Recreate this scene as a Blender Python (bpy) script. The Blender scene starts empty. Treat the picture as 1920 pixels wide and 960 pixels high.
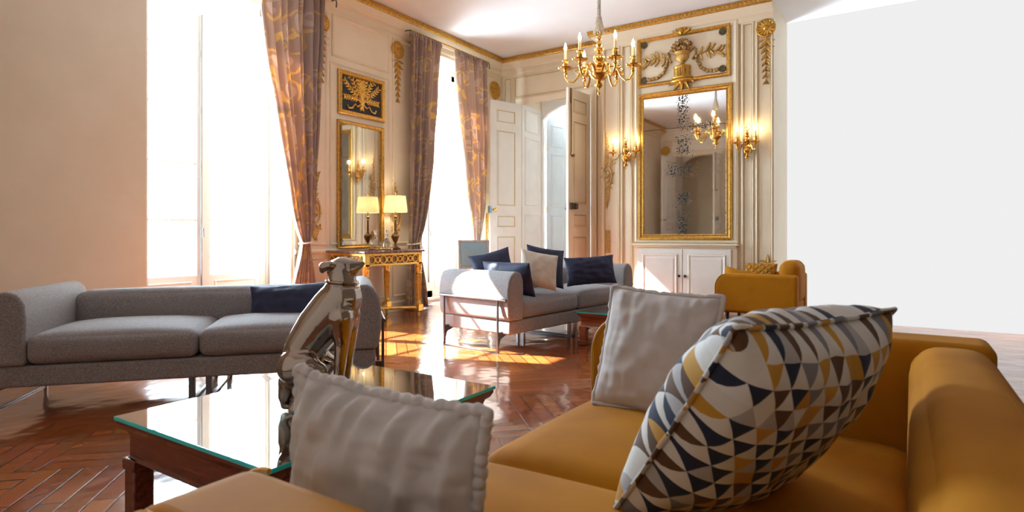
import bpy, bmesh, math, random
from mathutils import Vector, Matrix, noise
random.seed(7)
PI = math.pi
scene = bpy.context.scene
COL = scene.collection

# ------------------------------------------------------------------ camera, sky, sun, exposure
F_PX, TH, CAM_H = 1120.0, math.atan(0.652), 1.08
SN, CS = math.sin(TH), math.cos(TH)
cam_data = bpy.data.cameras.new('camera')
cam = bpy.data.objects.new('camera', cam_data)
COL.objects.link(cam)
cam.location = (0, 0, CAM_H)
cam.rotation_euler = (PI / 2, 0, TH)
cam_data.sensor_fit = 'HORIZONTAL'
cam_data.sensor_width = 36.0
cam_data.lens = F_PX / 1920 * 36
cam_data.shift_y = -40 / 1920
cam_data.clip_start = 0.02
cam_data.dof.use_dof = True
cam_data.dof.focus_distance = 5.6
cam_data.dof.aperture_fstop = 5.0
scene.camera = cam

SKY_BRIGHT, SKY_DIM = 30.0, 0.48
SUN_STRENGTH = 50.0
EXPOSURE = 0.85
scene.view_settings.view_transform = 'Standard'
scene.view_settings.look = 'None'
scene.view_settings.gamma = 1.0
scene.view_settings.use_curve_mapping = False
scene.view_settings.exposure = EXPOSURE
scene.cycles.max_bounces = 10
scene.cycles.diffuse_bounces = 6
scene.cycles.transparent_max_bounces = 12
scene.cycles.sample_clamp_indirect = 6.0
scene.cycles.caustics_reflective = False

world = bpy.data.worlds.new('hazy_bright_sky')
scene.world = world
world.use_nodes = True
wn, wk = world.node_tree.nodes, world.node_tree.links
for n in list(wn): wn.remove(n)
wo = wn.new('ShaderNodeOutputWorld'); wb_ = wn.new('ShaderNodeBackground')
tc = wn.new('ShaderNodeTexCoord'); dp = wn.new('ShaderNodeVectorMath'); dp.operation = 'DOT_PRODUCT'
dp.inputs[1].default_value = (-0.97, -0.2, 0.12)
mr = wn.new('ShaderNodeMapRange'); mr.interpolation_type = 'SMOOTHSTEP'
mr.inputs[1].default_value = 0.28; mr.inputs[2].default_value = 0.62
mr.inputs[3].default_value = SKY_DIM; mr.inputs[4].default_value = SKY_BRIGHT
mxw = wn.new('ShaderNodeMix'); mxw.data_type = 'RGBA'
mxw.inputs[6].default_value = (1, 1, 1, 1); mxw.inputs[7].default_value = (0.70, 0.86, 1.0, 1)
mr2 = wn.new('ShaderNodeMapRange'); mr2.inputs[1].default_value = 0.25; mr2.inputs[2].default_value = 0.6
wk.new(tc.outputs['Generated'], dp.inputs[0]); wk.new(dp.outputs['Value'], mr.inputs[0]); wk.new(dp.outputs['Value'], mr2.inputs[0])
wk.new(mr2.outputs[0], mxw.inputs[0]); wk.new(mxw.outputs[2], wb_.inputs[0]); wk.new(mr.outputs[0], wb_.inputs[1])
wk.new(wb_.outputs[0], wo.inputs[0])

sd = bpy.data.lights.new('sun', 'SUN'); sd.energy = SUN_STRENGTH; sd.angle = math.radians(0.6); sd.color = (1.0, 0.95, 0.84)
so = bpy.data.objects.new('sun', sd); COL.objects.link(so)
SUN_E = math.radians(41)
sdir = Vector((0.947 * math.cos(SUN_E), 0.32 * math.cos(SUN_E), -math.sin(SUN_E)))
so.rotation_euler = sdir.to_track_quat('-Z', 'Y').to_euler(); so.location = (-12, 0, 9)

XL, YA, YB, ZC, YF, XR = -6.0, 8.84, 8.42, 4.17, -0.5, 1.05     # walls: left, back, chimney breast, ceiling, front, right
W1, W2 = (2.85, 4.5), (6.75, 8.15)                              # window openings in the left wall
WTOP = 3.86
for nm, (y0, y1) in (('daylight_portal', W1), ('daylight_portal', W2)):
    pl = bpy.data.lights.new(nm, 'AREA'); pl.shape = 'RECTANGLE'; pl.size = WTOP; pl.size_y = y1 - y0
    pl.cycles.is_portal = True
    po = bpy.data.objects.new(nm, pl); COL.objects.link(po)
    po.location = (-6.62, (y0 + y1) / 2, WTOP / 2); po.rotation_euler = (0, -PI / 2, 0)

def cdir(px):
    a = (px - 960) / F_PX
    return (-SN + a * CS, CS + a * SN)
def at(px, py, d):
    u = cdir(px)
    return Vector((u[0] * d, u[1] * d, CAM_H - (py - 440) * d / F_PX))
def on_left(px, py):
    u = cdir(px); d = XL / u[0]
    return (u[1] * d, CAM_H - (py - 440) * d / F_PX)
def on_back(px, py, Y=YB):
    u = cdir(px); d = Y / u[1]
    return (u[0] * d, CAM_H - (py - 440) * d / F_PX)

# ------------------------------------------------------------------ mesh helpers
class MB:
    def __init__(s): s.v, s.f = [], []
    def add(s, vs, fs):
        o = len(s.v); s.v += [Vector(p) for p in vs]; s.f += [tuple(i + o for i in f) for f in fs]; return s
    def box(s, a, b):
        x0, y0, z0 = a; x1, y1, z1 = b
        x0, x1 = sorted((x0, x1)); y0, y1 = sorted((y0, y1)); z0, z1 = sorted((z0, z1))
        return s.add([(x0,y0,z0),(x1,y0,z0),(x1,y1,z0),(x0,y1,z0),(x0,y0,z1),(x1,y0,z1),(x1,y1,z1),(x0,y1,z1)],
                     [(0,3,2,1),(4,5,6,7),(0,1,5,4),(1,2,6,5),(2,3,7,6),(3,0,4,7)])
    def tube(s, pts, r, n=8, closed=False, flat=None):
        pts = [Vector(p) for p in pts]; m = len(pts)
        if not hasattr(r, '__len__'): r = [r] * m
        vs, up = [], None
        for i, p in enumerate(pts):
            if closed: t = pts[(i + 1) % m] - pts[i - 1]
            else: t = pts[min(i + 1, m - 1)] - pts[max(i - 1, 0)]
            t.normalize()
            if up is None:
                up = Vector((0, 0, 1)) if abs(t.z) < 0.9 else Vector((1, 0, 0))
            b = t.cross(up)
            if b.length < 1e-6: b = t.orthogonal()
            b.normalize(); up = b.cross(t).normalized()
            for k in range(n):
                a = 2 * PI * k / n
                vs.append(p + (b * math.cos(a) + up * math.sin(a) * (flat or 1)) * r[i])
        fs = []
        for i in range(m if closed else m - 1):
            j = (i + 1) % m
            for k in range(n):
                l = (k + 1) % n
                fs.append((i*n+k, i*n+l, j*n+l, j*n+k))
        if not closed:
            fs.append(tuple(range(n - 1, -1, -1))); fs.append(tuple((m-1)*n + k for k in range(n)))
        return s.add(vs, fs)
    def lathe(s, prof, n=20, c=(0,0,0), R=None):
        c = Vector(c); vs = []
        for (r, z) in prof:
            r = max(r, 1e-4)
            for k in range(n):
                p = Vector((r*math.cos(2*PI*k/n), r*math.sin(2*PI*k/n), z))
                vs.append((R @ p if R else p) + c)
        fs = []
        for i in range(len(prof)-1):
            for k in range(n):
                l = (k+1) % n
                fs.append((i*n+k, i*n+l, (i+1)*n+l, (i+1)*n+k))
        m = len(prof)
        fs.append(tuple(range(n-1,-1,-1))); fs.append(tuple((m-1)*n+k for k in range(n)))
        return s.add(vs, fs)
    def ell(s, c, r, n=12, m=8, R=None):
        if not hasattr(r, '__len__'): r = (r, r, r)
        c = Vector(c); vs = []
        for i in range(m+1):
            t = PI*i/m; st = max(math.sin(t), 1e-3)
            for k in range(n):
                p = Vector((r[0]*st*math.cos(2*PI*k/n), r[1]*st*math.sin(2*PI*k/n), -r[2]*math.cos(t)))
                vs.append((R @ p if R else p) + c)
        fs = []
        for i in range(m):
            for k in range(n):
                l = (k+1) % n
                fs.append((i*n+k, i*n+l, (i+1)*n+l, (i+1)*n+k))
        return s.add(vs, fs)
    def prism(s, pts, off):                        # polygon in 3D extruded by vector off
        pts = [Vector(p) for p in pts]; off = Vector(off); n = len(pts)
        return s.add(pts + [p + off for p in pts],
                     [tuple(range(n-1,-1,-1)), tuple(range(n, 2*n))] + [(i,(i+1)%n,(i+1)%n+n,i+n) for i in range(n)])
    # shapes laid on a wall: mp(u, v, n) -> point, n being the distance from the wall
    def frame(s, mp, u0, v0, u1, v1, prof):        # prof: (inward, height) pairs
        vs = []
        for (p, h) in prof:
            for (u, v) in ((u0+p, v0+p), (u1-p, v0+p), (u1-p, v1-p), (u0+p, v1-p)): vs.append(mp(u, v, h))
        fs = []; m = len(prof)
        for i in range(m):
            j = (i+1) % m
            for k in range(4):
                l = (k+1) % 4
                fs.append((i*4+k, i*4+l, j*4+l, j*4+k))
        return s.add(vs, fs)
    def slab(s, mp, u0, v0, u1, v1, n0, n1):
        vs = [mp(u,v,n) for n in (n0,n1) for (u,v) in ((u0,v0),(u1,v0),(u1,v1),(u0,v1))]
        return s.add(vs, [(0,3,2,1),(4,5,6,7),(0,1,5,4),(1,2,6,5),(2,3,7,6),(3,0,4,7)])
    def leaf(s, mp, u, v, ang, L, Wd, th=0.014, n0=0.002, lift=0.0):
        vs, fs, m = [], [], 6
        ca, sa = math.cos(ang), math.sin(ang)
        for i in range(m+1):
            t = i/m; w = Wd/2*(math.sin(PI*min(t*1.0,1))**0.75 if 0 < t < 1 else 0.02)*(1.25-0.5*t)
            for (q, h) in ((-w, n0), (-w*0.55, n0+th*0.75), (0, n0+th*0.55), (w*0.55, n0+th*0.75), (w, n0)):
                x, y = t*L, q
                vs.append(mp(u+x*ca-y*sa, v+x*sa+y*ca, h+lift*t*t))
        for i in range(m):
            for k in range(4): fs.append((i*5+k, i*5+k+1, (i+1)*5+k+1, (i+1)*5+k))
            fs.append((i*5+4, i*5, (i+1)*5, (i+1)*5+4))
        return s.add(vs, fs)
    def dome(s, mp, u, v, prof, n=20, sx=1, sy=1):  # prof: (r, height)
        vs, fs = [], []
        for (r, h) in prof:
            r = max(r, 1e-4)
            for k in range(n): vs.append(mp(u+sx*r*math.cos(2*PI*k/n), v+sy*r*math.sin(2*PI*k/n), h))
        for i in range(len(prof)-1):
            for k in range(n):
                l = (k+1) % n
                fs.append((i*n+k, i*n+l, (i+1)*n+l, (i+1)*n+k))
        m = len(prof); fs.append(tuple(range(n-1,-1,-1))); fs.append(tuple((m-1)*n+k for k in range(n)))
        return s.add(vs, fs)
    def stem(s, mp, pts, r, n=6, h=0.008):
        return s.tube([mp(u, v, h) for (u, v) in pts], r, n)
    def build(s, name, m, parent=None, smooth=True, bevel=None, sub=0, weld=False, M=None, ang=35):
        me = bpy.data.meshes.new(name); bm = bmesh.new()
        bv = [bm.verts.new((M @ p) if M else p) for p in s.v]
        for f in s.f:
            try: bm.faces.new([bv[i] for i in f])
            except ValueError: pass
        if weld: bmesh.ops.remove_doubles(bm, verts=bm.verts, dist=1e-4)
        bmesh.ops.recalc_face_normals(bm, faces=bm.faces)
        bm.to_mesh(me); bm.free()
        o = bpy.data.objects.new(name, me); COL.objects.link(o)
        me.materials.append(m)
        if parent: o.parent = parent
        if bevel:
            b = o.modifiers.new('bevel', 'BEVEL'); b.width, b.segments = bevel; b.limit_method = 'ANGLE'; b.angle_limit = math.radians(30)
        if sub:
            sb = o.modifiers.new('sub', 'SUBSURF'); sb.levels = sb.render_levels = sub
        if smooth:
            for p in me.polygons: p.use_smooth = True
            if not sub and ang: me.set_sharp_from_angle(angle=math.radians(ang))
        return o

def tag(o, label=None, cat=None, group=None, kind=None):
    if label: o['label'] = label
    if cat: o['category'] = cat
    if group: o['group'] = group
    if kind: o['kind'] = kind
    return o
def thing(name, label, cat, loc=(0,0,0), rz=0.0, group=None):
    o = bpy.data.objects.new(name, None); COL.objects.link(o)
    o.empty_display_size = 0.05
    o.location = loc; o.rotation_euler = (0, 0, rz)
    return tag(o, label, cat, group)
def struct(o, label=None):
    return tag(o, label, None, None, 'structure')
def kids(o): return [c for c in COL.objects if c.parent == o]
def copy_tree(o, parent=None):
    c = o.copy(); COL.objects.link(c)
    if parent: c.parent = parent
    for k in kids(o): copy_tree(k, c)
    return c
mpL = lambda u, v, n: Vector((XL + n, u, v))           # left wall, u = world y
mpB = lambda u, v, n: Vector((u, YB - n, v))           # chimney breast
mpA = lambda u, v, n: Vector((u, YA - n, v))           # back wall with the doors
mpF = lambda u, v, n: Vector((u, YF + n, v))           # front wall, behind the camera
def rot(ax, a): return Matrix.Rotation(a, 3, ax)

# ------------------------------------------------------------------ materials
def mat(name, col, rough=0.5, metal=0.0, **k):
    m = bpy.data.materials.new(name); m.use_nodes = True
    b = m.node_tree.nodes['Principled BSDF']
    b.inputs['Base Color'].default_value = (*col, 1); b.inputs['Roughness'].default_value = rough; b.inputs['Metallic'].default_value = metal
    for kk, vv in k.items(): b.inputs[kk.replace('_', ' ')].default_value = vv
    return m
def nd(m, t, **k):
    n = m.node_tree.nodes.new(t)
    for a, v in k.items(): setattr(n, a, v)
    return n
def lk(m, a, b): m.node_tree.links.new(a, b)
def bsdf(m): return m.node_tree.nodes['Principled BSDF']
def vary(m, c2, scale=8, lo=0.35, hi=0.65, detail=4, bump=0.0, bscale=None, bdist=0.01, stretch=None):
    """mottle the base colour towards c2 and add a little relief"""
    b = bsdf(m); t = nd(m, 'ShaderNodeTexCoord'); src = t.outputs['Object']
    if stretch:
        mp = nd(m, 'ShaderNodeMapping'); mp.inputs['Scale'].default_value = stretch; lk(m, src, mp.inputs[0]); src = mp.outputs[0]
    n = nd(m, 'ShaderNodeTexNoise'); n.inputs['Scale'].default_value = scale; n.inputs['Detail'].default_value = detail
    r = nd(m, 'ShaderNodeMapRange'); r.inputs[1].default_value = lo; r.inputs[2].default_value = hi
    x = nd(m, 'ShaderNodeMix', data_type='RGBA'); x.inputs[6].default_value = b.inputs['Base Color'].default_value[:]; x.inputs[7].default_value = (*c2, 1)
    lk(m, src, n.inputs['Vector']); lk(m, n.outputs['Fac'], r.inputs[0]); lk(m, r.outputs[0], x.inputs[0]); lk(m, x.outputs[2], b.inputs['Base Color'])
    if bump:
        n2 = nd(m, 'ShaderNodeTexNoise'); n2.inputs['Scale'].default_value = bscale or scale*4; n2.inputs['Detail'].default_value = 3
        bp = nd(m, 'ShaderNodeBump'); bp.inputs['Strength'].default_value = bump; bp.inputs['Distance'].default_value = bdist
        lk(m, src, n2.inputs['Vector']); lk(m, n2.outputs['Fac'], bp.inputs['Height']); lk(m, bp.outputs[0], b.inputs['Normal'])
    return m
MT = {}
MT['cream'] = vary(mat('cream_panelling_paint', (0.80, 0.71, 0.545), 0.5), (0.76, 0.66, 0.495), 2.5)
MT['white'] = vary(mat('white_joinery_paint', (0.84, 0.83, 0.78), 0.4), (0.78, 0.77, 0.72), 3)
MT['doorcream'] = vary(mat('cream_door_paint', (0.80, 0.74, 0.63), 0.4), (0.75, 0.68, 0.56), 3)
MT['ceil'] = vary(mat('ceiling_plaster', (0.84, 0.83, 0.84), 0.8), (0.80, 0.79, 0.80), 1.5)
MT['gold'] = vary(mat('gilding', (0.64, 0.37, 0.08), 0.36, 0.85), (0.38, 0.18, 0.03), 30, 0.45, 0.75, bump=0.3, bscale=70, bdist=0.004)
MT['palegold'] = vary(mat('worn_gilding', (0.70, 0.46, 0.14), 0.5, 0.55), (0.48, 0.28, 0.09), 40, 0.4, 0.7, bump=0.25, bscale=90, bdist=0.003)
MT['goldline'] = mat('gilt_bead_line', (0.55, 0.38, 0.14), 0.5, 0.4)
MT['brightgold'] = vary(mat('bright_console_gilding', (0.88, 0.56, 0.14), 0.3, 0.8), (0.62, 0.34, 0.05), 25, 0.45, 0.75)
MT['brass'] = mat('polished_brass', (0.78, 0.47, 0.12), 0.2, 1.0)
MT['bronze'] = vary(mat('dark_bronze', (0.20, 0.11, 0.045), 0.4, 0.7), (0.30, 0.17, 0.06), 30)
MT['antique'] = vary(mat('antique_carved_gilding', (0.46, 0.28, 0.09), 0.5, 0.5), (0.26, 0.16, 0.08), 45, 0.4, 0.7)
MT['rosette'] = vary(mat('dark_patinated_rosette', (0.10, 0.08, 0.045), 0.6, 0.2), (0.16, 0.12, 0.06), 80)
MT['ink'] = mat('blue_black_ground', (0.008, 0.01, 0.018), 0.5)
MT['iron'] = mat('gunmetal_steel', (0.16, 0.15, 0.16), 0.3, 0.9)
MT['chrome'] = mat('polished_nickel', (0.38, 0.305, 0.255), 0.06, 1.0)
MT['black'] = mat('black_iron', (0.02, 0.02, 0.022), 0.45, 0.3)
MT['silver'] = vary(mat('silvered_wood', (0.80, 0.82, 0.82), 0.4, 0.1), (0.66, 0.67, 0.67), 30)
MT['mahogany'] = vary(mat('dark_mahogany', (0.085, 0.018, 0.012), 0.25, Coat_Weight=0.4), (0.16, 0.035, 0.018), 6, stretch=(1, 8, 8))
MT['redwood'] = vary(mat('red_mahogany', (0.20, 0.05, 0.025), 0.22, Coat_Weight=0.4), (0.28, 0.075, 0.03), 6, stretch=(1, 8, 8))
MT['velvet'] = vary(mat('mustard_velvet', (0.44, 0.172, 0.003), 0.8, Specular_IOR_Level=0.2, Sheen_Weight=0.05, Sheen_Roughness=0.4, Sheen_Tint=(1.0, 0.72, 0.3, 1)), (0.36, 0.13, 0.002), 3.0, 0.4, 0.62, bump=0.08, bscale=220, bdist=0.001)
MT['tweed'] = vary(mat('grey_woven_wool', (0.37, 0.335, 0.325), 0.9, Sheen_Weight=0.15), (0.20, 0.185, 0.195), 190, 0.38, 0.62, 2, bump=0.5, bscale=260, bdist=0.003)
MT['navy'] = vary(mat('navy_velvet', (0.012, 0.014, 0.045), 0.65, Sheen_Weight=0.16, Sheen_Roughness=0.35, Sheen_Tint=(0.25, 0.4, 0.9, 1)), (0.018, 0.024, 0.07), 12)
MT['linen'] = vary(mat('greige_linen', (0.57, 0.515, 0.49), 0.9, Sheen_Weight=0.1), (0.51, 0.455, 0.43), 14, bump=0.3, bscale=420, bdist=0.001)
MT['ivory'] = vary(mat('ivory_linen', (0.70, 0.62, 0.52), 0.9), (0.62, 0.53, 0.43), 10, bump=0.2, bscale=300, bdist=0.001)
MT['blue'] = vary(mat('pale_blue_upholstery', (0.42, 0.74, 0.96), 0.7), (0.38, 0.70, 0.93), 10)
MT['cloth_white'] = vary(mat('white_loose_fabric', (0.82, 0.80, 0.76), 0.8), (0.74, 0.72, 0.68), 12)
MT['rope'] = vary(mat('grey_silk_rope', (0.30, 0.28, 0.27), 0.7), (0.5, 0.47, 0.44), 60)
MT['candle'] = mat('ivory_candle_sleeve', (0.86, 0.72, 0.45), 0.5, Subsurface_Weight=0.1)
MT['marble'] = vary(mat('red_brown_marble', (0.17, 0.085, 0.075), 0.12), (0.42, 0.30, 0.27), 30, 0.5, 0.72, 8)
MT['porcelain'] = mat('grey_wash_wood', (0.55, 0.55, 0.53), 0.5)
MT['steel_blue'] = mat('blued_steel', (0.25, 0.45, 0.6), 0.3, 0.7)
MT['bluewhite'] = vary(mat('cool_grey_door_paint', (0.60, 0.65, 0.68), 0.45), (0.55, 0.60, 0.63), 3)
MT['pale'] = vary(mat('cream_panelling_lightened', (0.86, 0.82, 0.74), 0.5), (0.82, 0.78, 0.70), 2.5)  # cream lightened to stand in for light missing on the front wall
MT['dark_wall'] = vary(mat('darkened_unseen_wall', (0.22, 0.15, 0.10), 0.9), (0.14, 0.10, 0.07), 4)  # unseen right wall, coloured dark to weaken light bounced onto the foreground
MT['pink'] = mat('plum_upholstery', (0.25, 0.10, 0.13), 0.8)
MT['backdrop_grey'] = mat('grey_curtain_cloth', (0.42, 0.45, 0.5), 0.9)
def emis(name, col, s):
    m = mat(name, col, 0.5); b = bsdf(m); b.inputs['Emission Color'].default_value = (*col, 1); b.inputs['Emission Strength'].default_value = s; return m
MT['flame'] = emis('warm_candle_bulb', (1.0, 0.72, 0.36), 90)
MT['lampbulb'] = emis('warm_lamp_bulb', (1.0, 0.80, 0.52), 90)

def glass_mat(name, tint, gloss_lo, gloss_hi):
    m = bpy.data.materials.new(name); m.use_nodes = True; t = m.node_tree
    for n in list(t.nodes): t.nodes.remove(n)
    o = nd(m, 'ShaderNodeOutputMaterial'); x = nd(m, 'ShaderNodeMixShader'); tr = nd(m, 'ShaderNodeBsdfTransparent'); g = nd(m, 'ShaderNodeBsdfGlossy')
    tr.inputs[0].default_value = (*tint, 1); g.inputs['Roughness'].default_value = 0.015
    lw = nd(m, 'ShaderNodeLayerWeight'); lw.inputs[0].default_value = 0.5
    r = nd(m, 'ShaderNodeMapRange'); r.inputs[3].default_value = gloss_lo; r.inputs[4].default_value = gloss_hi
    lk(m, lw.outputs['Facing'], r.inputs[0]); lk(m, r.outputs[0], x.inputs[0]); lk(m, tr.outputs[0], x.inputs[1]); lk(m, g.outputs[0], x.inputs[2]); lk(m, x.outputs[0], o.inputs[0])
    return m
MT['pane'] = glass_mat('window_glass', (0.97, 0.985, 0.98), 0.03, 0.4)
MT['tableglass'] = glass_mat('table_glass', (0.62, 0.72, 0.70), 0.12, 1.0)
MT['glassedge'] = mat('green_glass_edge', (0.03, 0.60, 0.60), 0.15, Emission_Strength=0.0)
MT['crystal'] = mat('cut_crystal', (0.95, 0.97, 0.98), 0.05, Transmission_Weight=0.9, IOR=1.45)

def translucent(name, base, frac, rough=0.85):
    m = mat(name, base, rough); b = bsdf(m); out = m.node_tree.nodes['Material Output']
    tl = nd(m, 'ShaderNodeBsdfTranslucent'); tl.inputs[0].default_value = (*base, 1)
    x = nd(m, 'ShaderNodeMixShader'); x.inputs[0].default_value = frac
    lk(m, b.outputs[0], x.inputs[1]); lk(m, tl.outputs[0], x.inputs[2]); lk(m, x.outputs[0], out.inputs[0])
    return m, b, tl
MT['shade'], _b, _t = translucent('cream_silk_lampshade', (0.93, 0.86, 0.70), 0.55)
def curtain_mat():
    m, b, tl = translucent('mauve_damask_with_gold_scrolls', (0.3, 0.2, 0.18), 0.36)
    u = nd(m, 'ShaderNodeUVMap')
    nz = nd(m, 'ShaderNodeTexNoise'); nz.inputs['Scale'].default_value = 2.2; nz.inputs['Detail'].default_value = 1
    ad = nd(m, 'ShaderNodeMix', data_type='RGBA'); ad.inputs[0].default_value = 0.28
    lk(m, u.outputs[0], nz.inputs['Vector']); lk(m, u.outputs[0], ad.inputs[6]); lk(m, nz.outputs['Color'], ad.inputs[7])
    v = nd(m, 'ShaderNodeTexVoronoi', feature='F1'); v.inputs['Scale'].default_value = 4.6
    lk(m, ad.outputs[2], v.inputs['Vector'])
    def band(lo, hi):
        a = nd(m, 'ShaderNodeMath', operation='COMPARE'); a.inputs[1].default_value = (lo+hi)/2; a.inputs[2].default_value = (hi-lo)/2
        lk(m, v.outputs['Distance'], a.inputs[0]); return a.outputs[0]
    n2 = nd(m, 'ShaderNodeTexNoise'); n2.inputs['Scale'].default_value = 5; lk(m, u.outputs[0], n2.inputs['Vector'])
    th = nd(m, 'ShaderNodeMath', operation='GREATER_THAN'); th.inputs[1].default_value = 0.47; lk(m, n2.outputs['Fac'], th.inputs[0])
    g1 = nd(m, 'ShaderNodeMath', operation='MULTIPLY'); lk(m, band(0.41, 0.50), g1.inputs[0]); lk(m, th.outputs[0], g1.inputs[1])
    g2 = band(0.18, 0.32)
    c1 = nd(m, 'ShaderNodeMix', data_type='RGBA'); c1.inputs[6].default_value = (0.47, 0.36, 0.31, 1); c1.inputs[7].default_value = (0.60, 0.49, 0.44, 1); lk(m, g2, c1.inputs[0])
    c2 = nd(m, 'ShaderNodeMix', data_type='RGBA'); c2.inputs[7].default_value = (0.70, 0.52, 0.24, 1); lk(m, c1.outputs[2], c2.inputs[6]); lk(m, g1.outputs[0], c2.inputs[0])
    lk(m, c2.outputs[2], b.inputs['Base Color'])
    wm = nd(m, 'ShaderNodeMix', data_type='RGBA', blend_type='MULTIPLY'); wm.inputs[0].default_value = 1; wm.inputs[7].default_value = (0.92, 0.83, 0.72, 1)
    lk(m, c2.outputs[2], wm.inputs[6]); lk(m, wm.outputs[2], tl.inputs[0])
    b.inputs['Sheen Weight'].default_value = 0.3
    return m
MT['curtain'] = curtain_mat()

def parquet():
    m = mat('polished_oak_parquet', (0.3, 0.1, 0.04), 0.16, Coat_Weight=0.5, Coat_Roughness=0.08)
    b = bsdf(m); t = nd(m, 'ShaderNodeTexCoord')
    mp = nd(m, 'ShaderNodeMapping'); mp.inputs['Rotation'].default_value = (0, 0, math.radians(45)); mp.inputs['Scale'].default_value = (1/0.78,)*3
    lk(m, t.outputs['Object'], mp.inputs[0])
    ch = nd(m, 'ShaderNodeTexChecker'); ch.inputs['Scale'].default_value = 1.0; lk(m, mp.outputs[0], ch.inputs['Vector'])
    def bricks(rotz, sc):
        q = nd(m, 'ShaderNodeMapping'); q.inputs['Rotation'].default_value = (0, 0, rotz); q.inputs['Location'].default_value = (0, 0, 0)
        lk(m, mp.outputs[0], q.inputs[0])
        k = nd(m, 'ShaderNodeTexBrick'); k.inputs['Scale'].default_value = sc; k.inputs['Mortar Size'].default_value = 0.006
        k.inputs['Color1'].default_value = (0.36, 0.105, 0.030, 1); k.inputs['Color2'].default_value = (0.235, 0.058, 0.016, 1); k.inputs['Mortar'].default_value = (0.05, 0.014, 0.006, 1)
        k.inputs['Brick Width'].default_value = 1.0; k.inputs['Row Height'].default_value = 0.125; k.inputs['Bias'].default_value = 0.0
        lk(m, q.outputs[0], k.inputs['Vector']); return k
    k1, k2 = bricks(0, 1.0), bricks(PI/2, 1.0)
    x = nd(m, 'ShaderNodeMix', data_type='RGBA'); lk(m, ch.outputs['Fac'], x.inputs[0]); lk(m, k1.outputs['Color'], x.inputs[6]); lk(m, k2.outputs['Color'], x.inputs[7])
    gr = nd(m, 'ShaderNodeTexNoise'); gr.inputs['Scale'].default_value = 3; gr.inputs['Detail'].default_value = 6; lk(m, t.outputs['Object'], gr.inputs['Vector'])
    y = nd(m, 'ShaderNodeMix', data_type='RGBA', blend_type='OVERLAY'); y.inputs[0].default_value = 0.35
    lk(m, x.outputs[2], y.inputs[6]); lk(m, gr.outputs['Color'], y.inputs[7])
    hs = nd(m, 'ShaderNodeHueSaturation'); hs.inputs['Saturation'].default_value = 1.0; lk(m, y.outputs[2], hs.inputs['Color']); lk(m, hs.outputs[0], b.inputs['Base Color'])
    wv = nd(m, 'ShaderNodeTexNoise'); wv.inputs['Scale'].default_value = 3.2; wv.inputs['Detail'].default_value = 2; lk(m, t.outputs['Object'], wv.inputs['Vector'])
    ml = nd(m, 'ShaderNodeMath', operation='MULTIPLY_ADD'); ml.inputs[1].default_value = 0.12
    lk(m, x.outputs[2], ml.inputs[0]); lk(m, wv.outputs['Fac'], ml.inputs[2])
    bp = nd(m, 'ShaderNodeBump'); bp.inputs['Strength'].default_value = 0.5; bp.inputs['Distance'].default_value = 0.022
    lk(m, ml.outputs[0], bp.inputs['Height']); lk(m, bp.outputs[0], b.inputs['Normal']); lk(m, bp.outputs[0], b.inputs['Coat Normal'])
    return m
MT['parquet'] = parquet()

def mirror_mat(name, tarnish):
    m = mat(name, (0.80, 0.80, 0.77), 0.03, 1.0); b = bsdf(m)
    if not tarnish: return m
    t = nd(m, 'ShaderNodeTexCoord'); sp = nd(m, 'ShaderNodeSeparateXYZ'); lk(m, t.outputs['Object'], sp.inputs[0])
    n = nd(m, 'ShaderNodeTexNoise'); n.inputs['Scale'].default_value = 44; n.inputs['Detail'].default_value = 5; n.inputs['Roughness'].default_value = 0.6; lk(m, t.outputs['Object'], n.inputs['Vector'])
    def m1(op, a, b_=None, c_=None):
        q = nd(m, 'ShaderNodeMath', operation=op)
        for i, w in enumerate((a, b_, c_)):
            if w is None: continue
            if hasattr(w, 'links'): lk(m, w, q.inputs[i])
            else: q.inputs[i].default_value = w
        return q.outputs[0]
    X, Z = sp.outputs['X'], sp.outputs['Z']
    def patch(x0, z0, hx, hz):           # 1 inside the worn patch, falling off outside it
        dx = m1('DIVIDE', m1('ABSOLUTE', m1('SUBTRACT', X, x0)), hx); dz = m1('DIVIDE', m1('ABSOLUTE', m1('SUBTRACT', Z, z0)), hz)
        return m1('SUBTRACT', 1.0, m1('SMOOTH_MAX', dx, dz, 0.2))
    acc = None
    for pz in ((-0.01, 0.80, 0.10, 0.36), (0.22, 0.535, 0.30, 0.055), (-0.05, -0.08, 0.22, 0.10), (0.0, -0.48, 0.12, 0.12),
               (-0.02, -0.90, 0.09, 0.26), (0.62, -0.35, 0.05, 0.7), (0.0, 0.27, 0.12, 0.16), (-0.62, 0.0, 0.03, 0.9)):
        p = patch(*pz); acc = p if acc is None else m1('MAXIMUM', acc, p)
    wear = m1('MULTIPLY_ADD', acc, 0.22, 0.0)
    wear = m1('MINIMUM', m1('MAXIMUM', wear, -0.25), 0.105)
    v = m1('ADD', n.outputs['Fac'], wear)
    mk = nd(m, 'ShaderNodeMapRange'); mk.inputs[1].default_value = 0.595; mk.inputs[2].default_value = 0.625; lk(m, v, mk.inputs[0])
    x = nd(m, 'ShaderNodeMix', data_type='RGBA'); x.inputs[6].default_value = (0.88, 0.89, 0.86, 1); x.inputs[7].default_value = (0.035, 0.03, 0.028, 1)
    lk(m, mk.outputs[0], x.inputs[0]); lk(m, x.outputs[2], b.inputs['Base Color'])
    r = nd(m, 'ShaderNodeMapRange'); r.inputs[3].default_value = 0.03; r.inputs[4].default_value = 0.6; lk(m, mk.outputs[0], r.inputs[0]); lk(m, r.outputs[0], b.inputs['Roughness'])
    return m
MT['mirror'] = mirror_mat('old_mirror_silvering', False)
MT['tarnished'] = mirror_mat('tarnished_mirror_silvering', True)

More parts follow.
